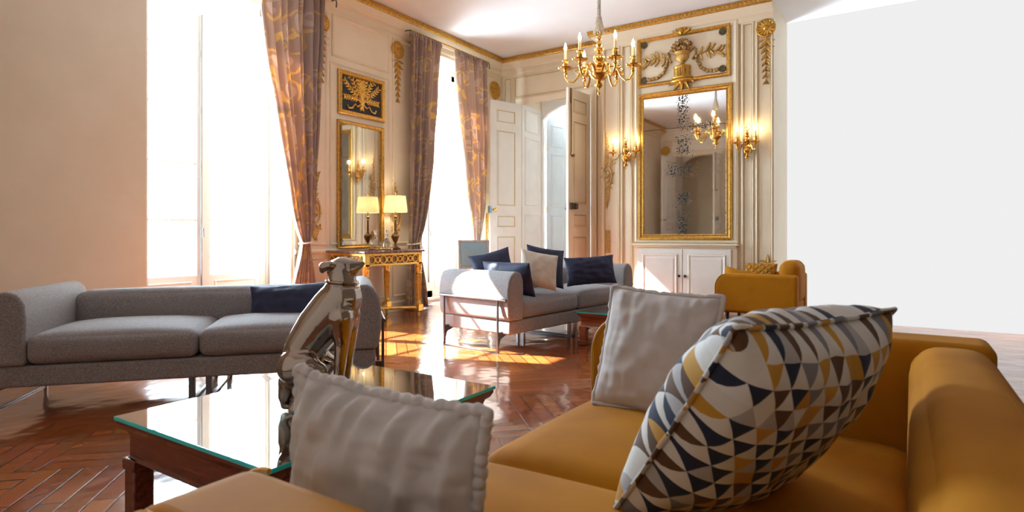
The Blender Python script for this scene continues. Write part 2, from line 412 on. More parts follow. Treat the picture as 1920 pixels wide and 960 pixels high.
def triangles():
    m = mat('triangle_patchwork_weave', (0.5, 0.5, 0.5), 0.85, Sheen_Weight=0.1); b = bsdf(m)
    t = nd(m, 'ShaderNodeTexCoord'); sp = nd(m, 'ShaderNodeSeparateXYZ'); lk(m, t.outputs['Object'], sp.inputs[0])
    def m1(op, a, b_=None):
        q = nd(m, 'ShaderNodeMath', operation=op)
        for i, w in enumerate((a, b_)):
            if w is None: continue
            if hasattr(w, 'links'): lk(m, w, q.inputs[i])
            else: q.inputs[i].default_value = w
        return q.outputs[0]
    zz = m1('DIVIDE', m1('ADD', sp.outputs['Z'], 5.0), 0.043); row = m1('FLOOR', zz); fz = m1('FRACT', zz)
    side = m1('GREATER_THAN', sp.outputs['Y'], 0.0)
    xx = m1('ADD', m1('DIVIDE', m1('ADD', sp.outputs['X'], 5.0), 0.046), m1('MULTIPLY', row, 0.5))
    tri = m1('ABSOLUTE', m1('SUBTRACT', m1('MULTIPLY', m1('FRACT', xx), 2.0), 1.0))
    up = m1('LESS_THAN', tri, m1('SUBTRACT', 1.0, fz))
    cx = m1('FLOOR', m1('ADD', xx, m1('MULTIPLY', m1('SUBTRACT', 1.0, up), 0.5)))
    cb = nd(m, 'ShaderNodeCombineXYZ'); lk(m, cx, cb.inputs[0]); lk(m, row, cb.inputs[1]); lk(m, m1('ADD', m1('MULTIPLY', side, 7.0), up), cb.inputs[2])
    wnz = nd(m, 'ShaderNodeTexWhiteNoise', noise_dimensions='3D'); lk(m, cb.outputs[0], wnz.inputs['Vector'])
    off = m1('ADD', m1('MULTIPLY', wnz.outputs['Value'], 0.5), m1('MULTIPLY', up, 0.5))
    r = nd(m, 'ShaderNodeValToRGB'); r.color_ramp.interpolation = 'CONSTANT'
    cols = [(0.0, (0.012, 0.018, 0.05)), (0.16, (0.10, 0.045, 0.018)), (0.30, (0.20, 0.20, 0.23)), (0.38, (0.50, 0.26, 0.03)), (0.46, (0.66, 0.65, 0.62)),
            (0.5, (0.66, 0.64, 0.60)), (0.74, (0.42, 0.40, 0.41)), (0.84, (0.70, 0.70, 0.70)), (0.93, (0.50, 0.26, 0.03))]
    e = r.color_ramp.elements
    while len(e) < len(cols): e.new(0.5)
    for el, (p, c) in zip(e, cols): el.position = p; el.color = (*c, 1)
    lk(m, off, r.inputs[0]); lk(m, r.outputs[0], b.inputs['Base Color'])
    return m
MT['triangles'] = triangles()

# ------------------------------------------------------------------ room shell
TW = 0.6
BX0, BX1 = -3.85, -1.40
struct(MB().box((XL-0.62, YF-1.75, -0.1), (XR+0.1, YB+0.02, 0.0)).box((XL-0.62, YB+0.02, -0.1), (BX0+0.1, 10.6, 0.0)).build('floor', MT['parquet'], smooth=False))
struct(MB().box((XL-0.62, YF-0.66, ZC), (XR+0.1, 9.5, ZC+0.12)).build('ceiling', MT['ceil'], smooth=False))
w = MB()
for (a, b) in ((YF-0.66, W1[0]), (W1[1], W2[0]), (W2[1], 9.5)): w.box((XL-TW, a, 0), (XL, b, ZC))
for (a, b) in (W1, W2): w.box((XL-TW, a, WTOP), (XL, b, ZC))
wall_left = struct(w.build('wall_left', MT['cream'], smooth=False))
DX0, DX1, DH = -5.57, -4.23, 3.36
def end_wall(nm, Y, s):                 # wall with a deep double-door opening; s = +1 runs back to +Y
    w = MB()
    w.box((XL, Y, 0), (DX0, Y+0.66*s, ZC)); w.box((DX1, Y, 0), (BX0+0.05, Y+0.66*s, ZC))
    w.prism([(DX0, Y, DH), (DX0, Y, ZC), (DX0, Y+0.66*s, ZC), (DX0, Y+0.66*s, 3.58)], (DX1-DX0, 0, 0))
    return w
wall_back = struct(end_wall('wall_back', YA, 1).build('wall_back', MT['cream'], smooth=False))
fw = end_wall('wall_front', YF, -1); fw.box((BX0+0.05, YF, 0), (XR+0.1, YF-0.66, ZC))
wall_front = struct(fw.build('wall_front', MT['pale'], smooth=False))
wall_chimney = struct(MB().box((BX0, YB, 0), (BX1, YA+0.66, ZC)).build('wall_chimney', MT['cream'], smooth=False))
struct(MB().box((XR, YF, 0), (XR+0.1, 7.9, ZC)).build('wall_right', MT['dark_wall'], smooth=False))  # wall out of view, added to hold back light from the right
struct(MB().box((XL, YF-1.75, 0), (BX0+0.4, YF-1.65, ZC)).box((XL-0.1, YF-1.75, 0), (XL, YF-0.66, ZC)).box((BX0+0.3, YF-1.75, 0), (BX0+0.4, YF-0.66, ZC)).box((XL-0.1, YF-1.75, ZC), (BX0+0.4, YF-0.66, ZC+0.1)).build('wall_closing_box', MT['cream'], smooth=False))  # box added behind the front doorway to keep the opening dark

def sweep_plan(mb, path, prof):
    P = [Vector((x, y)) for x, y in path]; N = len(P); off = []
    for i in range(N):
        d0 = (P[i]-P[i-1]).normalized() if i else None
        d1 = (P[i+1]-P[i]).normalized() if i < N-1 else None
        n0 = Vector((d0.y, -d0.x)) if d0 else None; n1 = Vector((d1.y, -d1.x)) if d1 else None
        if n0 is None: off.append(n1)
        elif n1 is None: off.append(n0)
        else:
            b = (n0+n1).normalized(); off.append(b / max(b.dot(n1), 0.2))
    vs = []; m = len(prof)
    for p, o in zip(P, off):
        for (q, z) in prof: vs.append((p.x+o.x*q, p.y+o.y*q, z))
    fs = [(i*m+k, i*m+(k+1) % m, (i+1)*m+(k+1) % m, (i+1)*m+k) for i in range(N-1) for k in range(m)]
    fs += [tuple(range(m)), tuple((N-1)*m+k for k in range(m))]
    return mb.add(vs, fs)
PATH = [(XL, YF), (XL, YA), (BX0, YA), (BX0, YB), (BX1, YB)]
cor = struct(sweep_plan(MB(), PATH, [(0, 3.90), (0.018, 3.92), (0.022, 3.985), (0.05, 4.0), (0.06, 4.02), (0.10, 4.05), (0.135, 4.095), (0.135, 4.17), (0, 4.17)]).build('trim_1', MT['cream'], ang=20))
gb = sweep_plan(MB(), PATH, [(0.12, 4.088), (0.148, 4.092), (0.158, 4.105), (0.160, 4.145), (0.168, 4.15), (0.168, 4.165), (0.12, 4.165)])
gb.build('gilt_band', MT['gold'], cor, ang=20)
eg = MB()
for i in range(len(PATH)-1):
    a, b = Vector(PATH[i]), Vector(PATH[i+1]); d = (b-a).normalized(); nrm = Vector((d.y, -d.x))
    k0 = 0.19; L = (b-a).length; k = 0.0
    while k < L:
        c = a + d*k + nrm*0.160
        if (c.x > XL+0.15 and c.y < (YA-0.15 if c.x < BX0+0.15 else YB-0.15) and c.y > 0.5):
            R = Matrix(((d.x, nrm.x, 0), (d.y, nrm.y, 0), (0, 0, 1)))
            eg.ell((c.x, c.y, 4.125), (0.017, 0.012, 0.020), 6, 4, R)
        k += 0.056
eg.build('egg_and_dart_beads', MT['palegold'], cor)

# mouldings of the panelling
P_PANEL = [(0, 0), (0, 0.012), (0.012, 0.02), (0.024, 0.012), (0.03, 0.006), (0.036, 0.0)]
P_LINE = [(0.026, 0.002), (0.026, 0.0125), (0.034, 0.0125), (0.036, 0.002)]
pm, pg = MB(), MB()
def panel(mp, u0, v0, u1, v1, gilt=True):
    pm.frame(mp, u0, v0, u1, v1, P_PANEL)
    if gilt: pg.frame(mp, u0, v0, u1, v1, [(0.024, 0.001), (0.024, 0.0145), (0.031, 0.0145), (0.033, 0.001)])
# left wall: pier between the windows
panel(mpL, 5.05, 3.33, 6.06, 3.86, False)
panel(mpL, 5.02, 0.95, 6.06, 3.26, False)
panel(mpL, 4.58, 0.95, 4.98, 3.86, False); panel(mpL, 6.12, 0.95, 6.66, 3.86, False)
panel(mpL, 4.58, 0.2, 4.98, 0.80, False); panel(mpL, 6.12, 0.2, 6.66, 0.80, False); panel(mpL, 5.02, 0.2, 6.06, 0.80, False)
panel(mpL, 8.30, 0.95, 8.78, 3.86, False)
pm.build('panel_moulding', MT['cream'], wall_left, ang=20)
sweep_plan(MB(), [(XL, W1[1]), (XL, W2[0])], [(0, 0.84), (0.02, 0.85), (0.03, 0.875), (0.02, 0.90), (0, 0.91)]).build('chair_rail', MT['cream'], wall_left)
pm, pg = MB(), MB()
panel(mpA, -5.72, 3.47, -4.08, 3.86); panel(mpA, -5.93, 0.95, -5.76, 3.86); 
pm.frame(mpA, DX0-0.11, -0.2, DX1+0.11, DH+0.11, [(0, 0), (0, 0.03), (0.02, 0.04), (0.05, 0.028), (0.085, 0.024), (0.11, 0.012), (0.11, 0)])
pg.frame(mpA, DX0-0.125, -0.2, DX1+0.125, DH+0.125, [(0, 0.001), (0, 0.012), (0.008, 0.012), (0.01, 0.001)])
pm.build('panel_moulding', MT['cream'], wall_back, ang=20); pg.build('gilt_bead', MT['goldline'], wall_back)
pm, pg = MB(), MB()
MX0, MX1 = -3.31, -1.84
for (a, b) in ((-3.82, -3.55), (-3.525, -3.35), (-1.80, -1.645), (-1.62, -1.41)): panel(mpB, a, 0.16, b, 3.92)
pm.frame(mpB, MX0, 0.97, MX1, 4.00, [(0, 0), (0, 0.022), (0.03, 0.03), (0.06, 0.018), (0.08, 0.01), (0.08, 0)])
pg.frame(mpB, MX0-0.012, 0.95, MX1+0.012, 4.01, [(0, 0.001), (0, 0.016), (0.010, 0.016), (0.012, 0.001)])
pm.build('panel_moulding', MT['cream'], wall_chimney, ang=20); pg.build('gilt_bead', MT['goldline'], wall_chimney)
pm, pg = MB(), MB()
panel(mpF, -5.72, 3.47, -4.08, 3.86); panel(mpF, -4.0, 0.95, -3.2, 3.86); panel(mpF, -5.93, 0.95, -5.76, 3.86)
pm.frame(mpF, DX0-0.11, -0.2, DX1+0.11, DH+0.11, [(0, 0), (0, 0.03), (0.02, 0.04), (0.085, 0.024), (0.11, 0.012), (0.11, 0)])
pm.build('panel_moulding', MT['cream'], wall_front, ang=20); pg.build('gilt_bead', MT['goldline'], wall_front)
BASE = [(0, 0), (0.022, 0), (0.022, 0.12), (0.012, 0.14), (0, 0.15)]
for nm, path in (('baseboard_left', [(XL, W1[1]), (XL, W2[0])]), ('baseboard_left', [(XL, W2[1]), (XL, YA), (DX0-0.11, YA)]),
                 ('baseboard_back', [(DX1+0.11, YA), (BX0, YA), (BX0, YB), (MX0, YB)]), ('baseboard_back', [(MX1, YB), (BX1, YB)])):
    struct(sweep_plan(MB(), path, BASE).build(nm, MT['cream'], ang=20))

# passage behind the far doors: arched frame, arched leaf, pleated curtain beyond
ar = MB()
xa0, xa1, zs, zc = DX0+0.05, DX1-0.05, 3.19, 3.43
N = 16
for i in range(N):
    q0 = xa0+(xa1-xa0)*i/N; q1 = xa0+(xa1-xa0)*(i+1)/N
    z0, z1 = [zs+(zc-zs)*(1-(2*(q-xa0)/(xa1-xa0)-1)**2)**0.8 if abs(2*(q-xa0)/(xa1-xa0)-1) < 1 else zs for q in (q0, q1)]
    ar.prism([(q0, 9.50, z0), (q1, 9.50, z1), (q1, 9.50, 3.75), (q0, 9.50, 3.75)], (0, 0.07, 0))
ar.box((DX0-0.05, 9.50, 0), (xa0, 9.57, 3.75)); ar.box((xa1, 9.50, 0), (DX1+0.05, 9.57, 3.75))
struct(ar.build('trim_2', MT['white'], smooth=False))
struct(MB().box((DX0, YA+0.01, 0), (DX0+0.012, 9.50, 3.36)).prism([(DX0, YA+0.01, DH-0.012), (DX0, YA+0.01, DH), (DX0, 9.50, 3.58), (DX0, 9.50, 3.565)], (DX1-DX0, 0, 0)).box((DX1-0.012, YA+0.01, 0), (DX1, 9.50, 3.36)).build('trim_4', MT['white'], smooth=False))
mpV = lambda u, v, n: Vector((DX0+0.012+n, u, v))
pm, pg = MB(), MB()
for (a, b) in ((2.9, 3.28), (1.6, 2.8), (0.2, 1.45)): panel(mpV, 8.94, a, 9.42, b, False)
pm.build('panel_moulding', MT['white'], wall_back, ang=20)

PANELS = ((2.97, 3.20), (1.56, 2.85), (1.20, 1.41), (0.2, 1.06))
def leaf_panels(W, T, marg=0.13, panels=PANELS, arch=None):
    a, g = MB(), MB()
    for sgn in (1, -1):
        mp = lambda u, v, n: Vector((u, sgn*(T/2+n), v))
        for (z0, z1) in panels:
            a.frame(mp, marg, z0, W-marg, z1, [(0, 0), (0, 0.006), (0.01, 0.012), (0.02, 0.006), (0.026, 0)])
            a.slab(mp, marg+0.05, z0+0.05, W-marg-0.05, z1-0.05, -0.002, 0.005)
            g.frame(mp, marg, z0, W-marg, z1, [(0.018, 0.0), (0.018, 0.009), (0.027, 0.008), (0.029, 0.0)])
    return a, g
def knob(parent, x, z, T, m, name='door_handle'):
    k = MB()
    for sgn in (1, -1):
        R = rot('X', -sgn*PI/2)
        k.lathe([(0.026, 0), (0.026, 0.006), (0.010, 0.010), (0.009, 0.035), (0.024, 0.045), (0.028, 0.058), (0.02, 0.07), (0.0, 0.073)], 14, (x, sgn*T/2, z), R)
    return k.build(name, m, parent)
def door_leaf(name, loc, ang, W, H, m, mirror_bolt=None, gilt=True):
    o = MB().box((0, -0.022, 0.012), (W, 0.022, H)).build(name, m, None, bevel=(0.004, 2))
    o.location = loc; o.rotation_euler = (0, 0, ang)
    a, g = leaf_panels(W, 0.044)
    a.build('panel_moulding', m, o, ang=20)
    if gilt: g.build('gilt_bead', MT['goldline'], o, ang=20)
    for z in (0.5, 1.48, 2.95):
        MB().tube([(-0.004, 0, z-0.09), (-0.004, 0, z-0.075), (-0.004, 0, z+0.075), (-0.004, 0, z+0.09)], [0.004, 0.011, 0.011, 0.004], 8).build('hinge', MT['brass'], o)
    return struct(o)
LW = 0.68
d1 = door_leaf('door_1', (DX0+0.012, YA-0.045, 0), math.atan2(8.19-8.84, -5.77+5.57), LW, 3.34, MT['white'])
knob(d1, LW-0.07, 1.50, 0.044, MT['brass'])
MB().box((LW-0.03, -0.030, 1.44), (LW+0.012, 0.030, 1.56)).build('lock_plate', MT['steel_blue'], d1, bevel=(0.004, 2))
def bolted_leaf(name, loc, ang):
    d = door_leaf(name, loc, ang, LW, 3.34, MT['doorcream'])
    f = MB()
    for s in (-1, 1):
        f.box((LW-0.085, s*0.022, 3.10), (LW-0.045, s*0.034, 3.33)).tube([(LW-0.065, s*0.034, 3.12), (LW-0.065, s*0.034, 2.36), (LW-0.04, s*0.04, 2.30)], 0.008, 8)
    f.build('door_bolt', MT['bronze'], d)
    k = MB()
    for s in (-1, 1): k.lathe([(0.018, 0), (0.018, 0.02), (0.027, 0.03), (0.02, 0.045), (0, 0.047)], 12, (LW-0.10, s*0.022, 2.30), rot('X', -s*PI/2))
    k.build('bolt_knob', MT['bronze'], d)
    l = MB()
    for s in (-1, 1): l.box((LW-0.20, s*0.022, 1.47), (LW-0.03, s*0.052, 1.57)).tube([(LW-0.19, s*0.04, 1.475), (LW-0.19, s*0.04, 1.565)], 0.045, 10, flat=0.4)
    l.build('rim_lock', MT['iron'], d, bevel=(0.004, 2))
    return d
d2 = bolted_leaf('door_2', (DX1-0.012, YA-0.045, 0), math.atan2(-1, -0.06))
# arched leaf, swung away into the next room
al = MB(); N = 12; AWL = 0.62
zt = lambda q: zs+(zc-zs)*(1-(1-q/ (2*AWL)*2*0.98)**2)**0.8 - 0.012
for i in range(N):
    q0, q1 = AWL*i/N, AWL*(i+1)/N
    al.prism([(q0, -0.022, 0.012), (q1, -0.022, 0.012), (q1, -0.022, zt(q1)), (q0, -0.022, zt(q0))], (0, 0.044, 0))
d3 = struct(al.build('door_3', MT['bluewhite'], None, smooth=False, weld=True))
d3.location = (xa0+0.01, 9.60, 0); d3.rotation_euler = (0, 0, math.radians(80))
a, g = leaf_panels(AWL, 0.044, 0.12, ((2.72, 3.12), (1.60, 2.58), (0.2, 1.44))); a.build('panel_moulding', MT['bluewhite'], d3, ang=20)
knob(d3, AWL-0.06, 1.58, 0.044, MT['brass'])
for z in (0.6, 1.55, 2.7): MB().tube([(-0.006, -0.02, z-0.06), (-0.006, -0.02, z+0.06)], 0.012, 8).build('hinge', MT['brass'], d3)
# front-wall doors (seen in the big mirror)
d4 = door_leaf('door_4', (DX0+0.012, YF+0.045, 0), math.radians(104), LW, 3.34, MT['white']); knob(d4, LW-0.07, 1.50, 0.044, MT['brass'])
d5 = bolted_leaf('door_5', (DX1-0.012, YF+0.045, 0), math.radians(93))
ar2 = MB()
for i in range(16):
    q0 = xa0+(xa1-xa0)*i/16; q1 = xa0+(xa1-xa0)*(i+1)/16
    z0, z1 = [zs+(zc-zs)*max(0, 1-(2*(q-xa0)/(xa1-xa0)-1)**2)**0.8 for q in (q0, q1)]
    ar2.prism([(q0, YF-0.66, z0), (q1, YF-0.66, z1), (q1, YF-0.66, 3.75), (q0, YF-0.66, 3.75)], (0, 0.07, 0))
struct(ar2.build('trim_3', MT['white'], smooth=False))

# ------------------------------------------------------------------ windows
def window(nm, y0, y1):
    X = XL-0.5
    fr = MB().box((X-0.05, y0, 0), (X+0.05, y0+0.05, WTOP)).box((X-0.05, y1-0.05, 0), (X+0.05, y1, WTOP)).box((X-0.05, y0, WTOP-0.06), (X+0.05, y1, WTOP)).box((X-0.05, y0, 0), (X+0.05, y1, 0.04))
    root = struct(fr.build(nm, MT['white'], None, bevel=(0.006, 2)))
    ym = (y0+y1)/2
    for (a, b, s) in ((y0+0.05, ym, -1), (ym, y1-0.05, 1)):
        c = MB(); g = MB(); st = 0.075
        c.box((X-0.025, a, 0.05), (X+0.025, a+st, WTOP-0.06)).box((X-0.025, b-st, 0.05), (X+0.025, b, WTOP-0.06))
        c.box((X-0.025, a, 0.05), (X+0.025, b, 0.16)).box((X-0.025, a, WTOP-0.15), (X+0.025, b, WTOP-0.06))
        c.box((X-0.02, a+st, 0.16), (X+0.02, b-st, 0.62)); c.frame(lambda u, v, n: Vector((X+0.02+n, u, v)), a+st+0.05, 0.21, b-st-0.05, 0.57, [(0, 0), (0.01, 0.012), (0.025, 0.004), (0.03, 0)])
        zz = [0.62 + (WTOP-0.15-0.62)*k/5 for k in range(6)]
        for z in zz[:-1]: c.box((X-0.018, a+st, z-0.014), (X+0.018, b-st, z+0.014))
        cm = c.build('casement', MT['white'], root, smooth=False)
        g.box((X-0.003, a+st, 0.62), (X+0.003, b-st, WTOP-0.15)); g.build('pane', MT['pane'], cm, smooth=False)
    MB().tube([(X+0.04, ym-0.03, 0.3), (X+0.04, ym-0.03, 3.5)], 0.008, 8).build('espagnolette_bolt', MT['iron'], root)
    MB().tube([(X+0.04, ym-0.03, 1.15), (X+0.075, ym-0.03, 1.15), (X+0.08, ym-0.03, 1.05)], [0.01, 0.009, 0.007], 8).build('window_handle', MT['iron'], root)
    # panelled shutters folded back in the reveals
    for (yy, s) in ((y0, 1), (y1, -1)):
        sh = MB().box((XL-0.43, yy, 0.02), (XL-0.03, yy+0.03*s, WTOP-0.02))
        mp = lambda u, v, n: Vector((u, yy+(0.03+n)*s, v))
        for (z0, z1) in ((0.12, 0.52), (0.70, 1.55), (1.70, 2.55), (2.7, 3.7)):
            sh.frame(mp, XL-0.37, z0, XL-0.09, z1, [(0, 0), (0, 0.006), (0.012, 0.014), (0.028, 0.004), (0.032, 0)])
        sh.build('shutter', MT['white'], root, smooth=False)
    return root
window('window_1', *W1); window('window_2', *W2)

# ------------------------------------------------------------------ curtains
def curtain(name, label, loc_x, rows, ztop, zbot, pleats, seed, tie_z, width=1.5, plane='L'):
    """rows: (z, y_left, y_right, fold depth)"""
    rng = random.Random(seed)
    ph = [rng.uniform(0, 2*PI) for _ in range(4)]
    me = bpy.data.meshes.new('cloth'); bm = bmesh.new(); uvl = bm.loops.layers.uv.new('UVMap')
    NS, NT = pleats*10, 70
    rows = sorted(rows, key=lambda r: -r[0])
    def interp(z):
        for a, b in zip(rows, rows[1:]):
            if a[0] >= z >= b[0]:
                t = (a[0]-z)/max(a[0]-b[0], 1e-6); t2 = t
                return [a[i]+(b[i]-a[i])*t2 for i in (1, 2, 3)]
        r = rows[0] if z > rows[0][0] else rows[-1]
        return list(r[1:4])
    G, UV = [], []
    for j in range(NT+1):
        z = ztop+(zbot-ztop)*j/NT; yl, yr, amp = interp(z); row, uvr = [], []
        top = max(0.0, 1-(ztop-z)/0.10)
        for i in range(NS+1):
            s = i/NS
            a = s*pleats*2*PI
            wv = math.sin(a+0.5*math.sin(a*0.37+ph[0]))+0.3*math.sin(2*a+ph[3])+0.4*math.sin(a*0.5+ph[1]+z*0.5)
            sh = 0.35*math.sin(2*a+ph[2])/pleats
            y = yl+(yr-yl)*(s+0.012*sh)
            x = loc_x+amp*wv*(1-0.45*top)+0.006*math.sin(7*z+a*0.3+ph[3])
            if plane == 'L': p = (x, y, z)
            else: p = (y, loc_x-(x-loc_x), z)
            row.append(bm.verts.new(p)); uvr.append((s*width+seed*0.37, z*1.0))
        G.append(row); UV.append(uvr)
    for j in range(NT):
        for i in range(NS):
            f = bm.faces.new((G[j][i], G[j][i+1], G[j+1][i+1], G[j+1][i])); f.smooth = True
            for l, (jj, ii) in zip(f.loops, ((j, i), (j, i+1), (j+1, i+1), (j+1, i))): l[uvl].uv = UV[jj][ii]
    bm.to_mesh(me); bm.free(); me.materials.append(MT['curtain'] if plane == 'L' else MT['backdrop_grey'])
    root = bpy.data.objects.new(name, me); COL.objects.link(root)
    sl = root.modifiers.new('thick', 'SOLIDIFY'); sl.thickness = 0.004; sl.offset = 0
    tag(root, label, 'curtain', 'damask curtains at the left windows' if plane == 'L' else None)
    # gathered heading tape
    yl, yr, amp = interp(ztop)
    if plane == 'L':
        hp = MB()
        for k in range(pleats*2):
            y = yl+(yr-yl)*(k+0.5)/(pleats*2)
            hp.tube([(loc_x+0.012, y, ztop+0.012), (loc_x+0.024, y+0.004, ztop-0.04), (loc_x+0.010, y, ztop-0.10)], [0.009, 0.016, 0.006], 6)
        hp.build('pleated_heading', MT['curtain_plain'], root)
        if tie_z:
            yl, yr, amp = interp(tie_z); c = (yl+yr)/2; hw = (yr-yl)/2+0.012
            pts = [(loc_x+(amp*1.35+0.02)*math.sin(a), c+hw*math.cos(a), tie_z+0.012*math.cos(a)) for a in [2*PI*k/24 for k in range(24)]]
            MB().tube(pts, 0.011, 8, closed=True).build('tieback', MT['cloth_white'], root)
    return root
MT['curtain_plain'], _b, _t = translucent('plain_mauve_heading_cloth', (0.46, 0.34, 0.31), 0.3)
CX = XL+0.13
def inY(px, X=CX):
    u = cdir(px); return u[1]/u[0]*X
def crow(py, pl, pr, amp, X=CX):
    u = cdir((pl+pr)/2); d = X/u[0]
    return (CAM_H-(py-440)*d/F_PX, inY(pl), inY(pr), amp)
r1 = [(3.99, inY(482), inY(606), 0.045), crow(40, 484, 604, 0.05), crow(100, 492, 601, 0.055), crow(150, 500, 599, 0.055), crow(200, 511, 597, 0.055), crow(300, 530, 593, 0.05), crow(390, 546, 590, 0.045),
      crow(430, 556, 587, 0.04), crow(455, 565, 581, 0.035), crow(480, 561, 583, 0.045), crow(530, 549, 590, 0.055), (0.02, inY(543), inY(598), 0.06)]
curtain('curtain', 'mauve and gold damask curtain tied back in front of the near left window', CX, r1, 3.99, 0.02, 8, 1, crow(455, 565, 581, 0)[0])
r2 = [(3.98, inY(771), inY(827), 0.045), crow(200, 769, 818, 0.05), crow(300, 769, 811, 0.05), crow(380, 768, 803, 0.045), crow(430, 767, 793, 0.04), crow(457, 767, 784, 0.035),
      crow(480, 766, 788, 0.045), crow(530, 763, 796, 0.05), (0.02, inY(759), inY(802), 0.055)]
curtain('curtain', 'mauve and gold damask curtain tied back beside the lamp and gilt console', CX, r2, 3.98, 0.02, 7, 2, crow(457, 767, 784, 0)[0])
r3 = [(3.98, inY(852), inY(914), 0.045), crow(200, 858, 914, 0.05), crow(300, 870, 913, 0.05), crow(380, 878, 910, 0.045), crow(430, 886, 904, 0.035), crow(456, 889, 898, 0.03),
      crow(480, 888, 900, 0.04), crow(530, 887, 904, 0.05), (0.02, inY(885), inY(908), 0.05)]
curtain('curtain', 'mauve and gold damask curtain tied back beside the open white door leaf', CX, r3, 3.98, 0.02, 7, 3, crow(456, 889, 898, 0)[0])
cg = curtain('curtain', 'grey pleated curtain beyond the arched doorway, seen above the door', 10.25, [(3.62, -5.5, -5.0, 0.03), (0.02, -5.5, -5.0, 0.035)], 3.62, 0.02, 9, 4, None, plane='B')
def rod(label, y0, y1):
    t = thing('curtain_rod', label, 'curtain rod', (CX, (y0+y1)/2, 4.0), 0, 'gilt curtain rods')
    h = (y1-y0)/2
    MB().tube([(0, -h, 0), (0, h, 0)], 0.011, 10).build('pole', MT['gold'], t)
    for s in (-1, 1):
        MB().tube([(0, s*h, 0), (-0.05, s*(h+0.02), 0), (-0.13, s*(h+0.02), 0.0)], 0.009, 8).tube([(0, s*h, 0.0), (0, s*(h+0.02), -0.04), (0.0, s*(h+0.015), -0.10)], [0.008, 0.007, 0.01], 8).build('bracket', MT['iron'], t)
rod('gilt curtain rod above the near left window', 2.7, 5.0)
rod('gilt curtain rod above the window beside the open doors', 6.36, 8.28)

# ------------------------------------------------------------------ gilt wall ornaments
def ornament_root(label, mp, u, v, name='gilt_wall_ornament', group=None):
    p = mp(u, v, 0.0)
    return thing(name, label, 'wall ornament', p, 0, group), (lambda a, b, n: mp(u+a, v+b, n)-p)
def medallion(label, mp, u, v, s=1.0, L=0.62, m='gold'):
    t, q = ornament_root(label, mp, u, v, group='gilt rosettes with leaf pendants')
    r = MB(); R = 0.125*s
    r.dome(q, 0, 0, [(R*0.9, 0.0), (R, 0.008), (R*0.97, 0.02), (R*0.86, 0.024), (R*0.8, 0.016), (0.0, 0.016)], 26)
    for k in range(14): r.leaf(q, 0.02*math.cos(k*2*PI/14), 0.02*math.sin(k*2*PI/14), k*2*PI/14, R*0.82, R*0.36, 0.022, 0.010)
    r.dome(q, 0, 0, [(R*0.30, 0.02), (R*0.28, 0.035), (R*0.15, 0.045), (0, 0.048)], 14)
    r.build('rosette', MT[m], t, ang=50)
    g = MB(); v0 = -R*0.9; n = 7
    g.stem(q, [(0, v0), (0.004, v0-L*0.5), (0, v0-L)], [0.010, 0.008, 0.004])
    for k in range(n):
        f = k/(n-1); vv = v0-0.05*s-(L-0.09)*f; sc = (1-0.45*f)*s
        for sg in (-1, 1):
            g.leaf(q, 0, vv, -PI/2+sg*0.62, 0.115*sc, 0.046*sc, 0.02)
        g.leaf(q, 0, vv+0.01, -PI/2, 0.095*sc, 0.036*sc, 0.028)
        if k < 2:
            for sg in (-1, 1): g.leaf(q, sg*0.02, vv+0.02, -PI/2+sg*1.25, 0.10*sc, 0.034*sc, 0.016)
    g.ell(q(0, v0-L, 0.012), 0.012*s, 8, 6)
    g.build('garland', MT[m], t, ang=50)
    return t
def arabesque(label, mp, u, vt, vb, sg=1, m='gold', drop=True, s=1.0):
    H = vt-vb; vc = vb+H*0.40
    t, q = ornament_root(label, mp, u, vc, group='gilt leaf scrolls on the walls')
    a = MB()
    sp = []
    for k in range(40):                      # scroll
        f = k/39; an = -PI/2+f*4.6*PI; rr = (0.105-0.09*f)*s
        sp.append((sg*rr*math.cos(an)*0.80, 1.65*rr*math.sin(an)))
    a.stem(q, sp, [0.013-0.007*i/39 for i in range(40)], 6, 0.012)
    a.dome(q, 0, 0, [(0.026*s, 0.0), (0.026*s, 0.016), (0.012*s, 0.026), (0, 0.027)], 12)
    for k in range(8): a.leaf(q, sg*0.084*s*math.cos(k*0.78), 0.172*s*math.sin(k*0.78), k*0.78+0.9, 0.055*s, 0.02*s, 0.015)
    a.build('scroll', MT[m], t, ang=50)
    up = MB(); top = vt-vc
    pts = [(sg*(-0.03+0.035*math.sin(3.6*f+0.2)), 0.13+(top-0.13)*f) for f in [k/12 for k in range(13)]]
    up.stem(q, pts, [0.011-0.007*k/12 for k in range(13)])
    for k in range(1, 13):
        f = k/12; sc = (1-0.55*f)*s
        for g_ in ((1,) if k % 2 else (-1,)):
            up.leaf(q, pts[k][0], pts[k][1]-0.03, PI/2+g_*0.42, 0.085*sc, 0.030*sc, 0.014)
        up.leaf(q, pts[k][0], pts[k][1]-0.02, PI/2-(1 if k % 2 else -1)*0.75, 0.048*sc, 0.020*sc, 0.012)
    for k in range(3): up.leaf(q, sg*0.045, 0.15-0.01*k, PI/2-sg*(0.1+0.4*k), 0.12*s, 0.028*s, 0.014)
    up.build('upper_spray', MT[m], t, ang=50)
    dn = MB(); bot = vb-vc
    pts = [(sg*0.012*math.sin(4*f), -0.17+(bot+0.17)*f) for f in [k/9 for k in range(10)]]
    dn.stem(q, pts, [0.010-0.006*k/9 for k in range(10)])
    for k in range(10):
        f = k/9; sc = (1.1-0.7*f)*s
        for g_ in (-1, 1): dn.leaf(q, pts[k][0], pts[k][1]+0.02, -PI/2+g_*(0.45 if k else 1.0), 0.088*sc, 0.032*sc, 0.014)
    dn.build('lower_spray', MT[m], t, ang=50)
    return t
medallion('gilt rosette with leaf pendant high between the gilt-framed black panel and the middle curtain', mpL, 6.22, 3.70)
medallion('gilt rosette with leaf pendant half hidden by the near left curtain', mpL, 4.885, 3.70)
medallion('gilt flower rosette in the far corner beside the open white door leaf', mpL, 8.64, 3.62, 1.25)
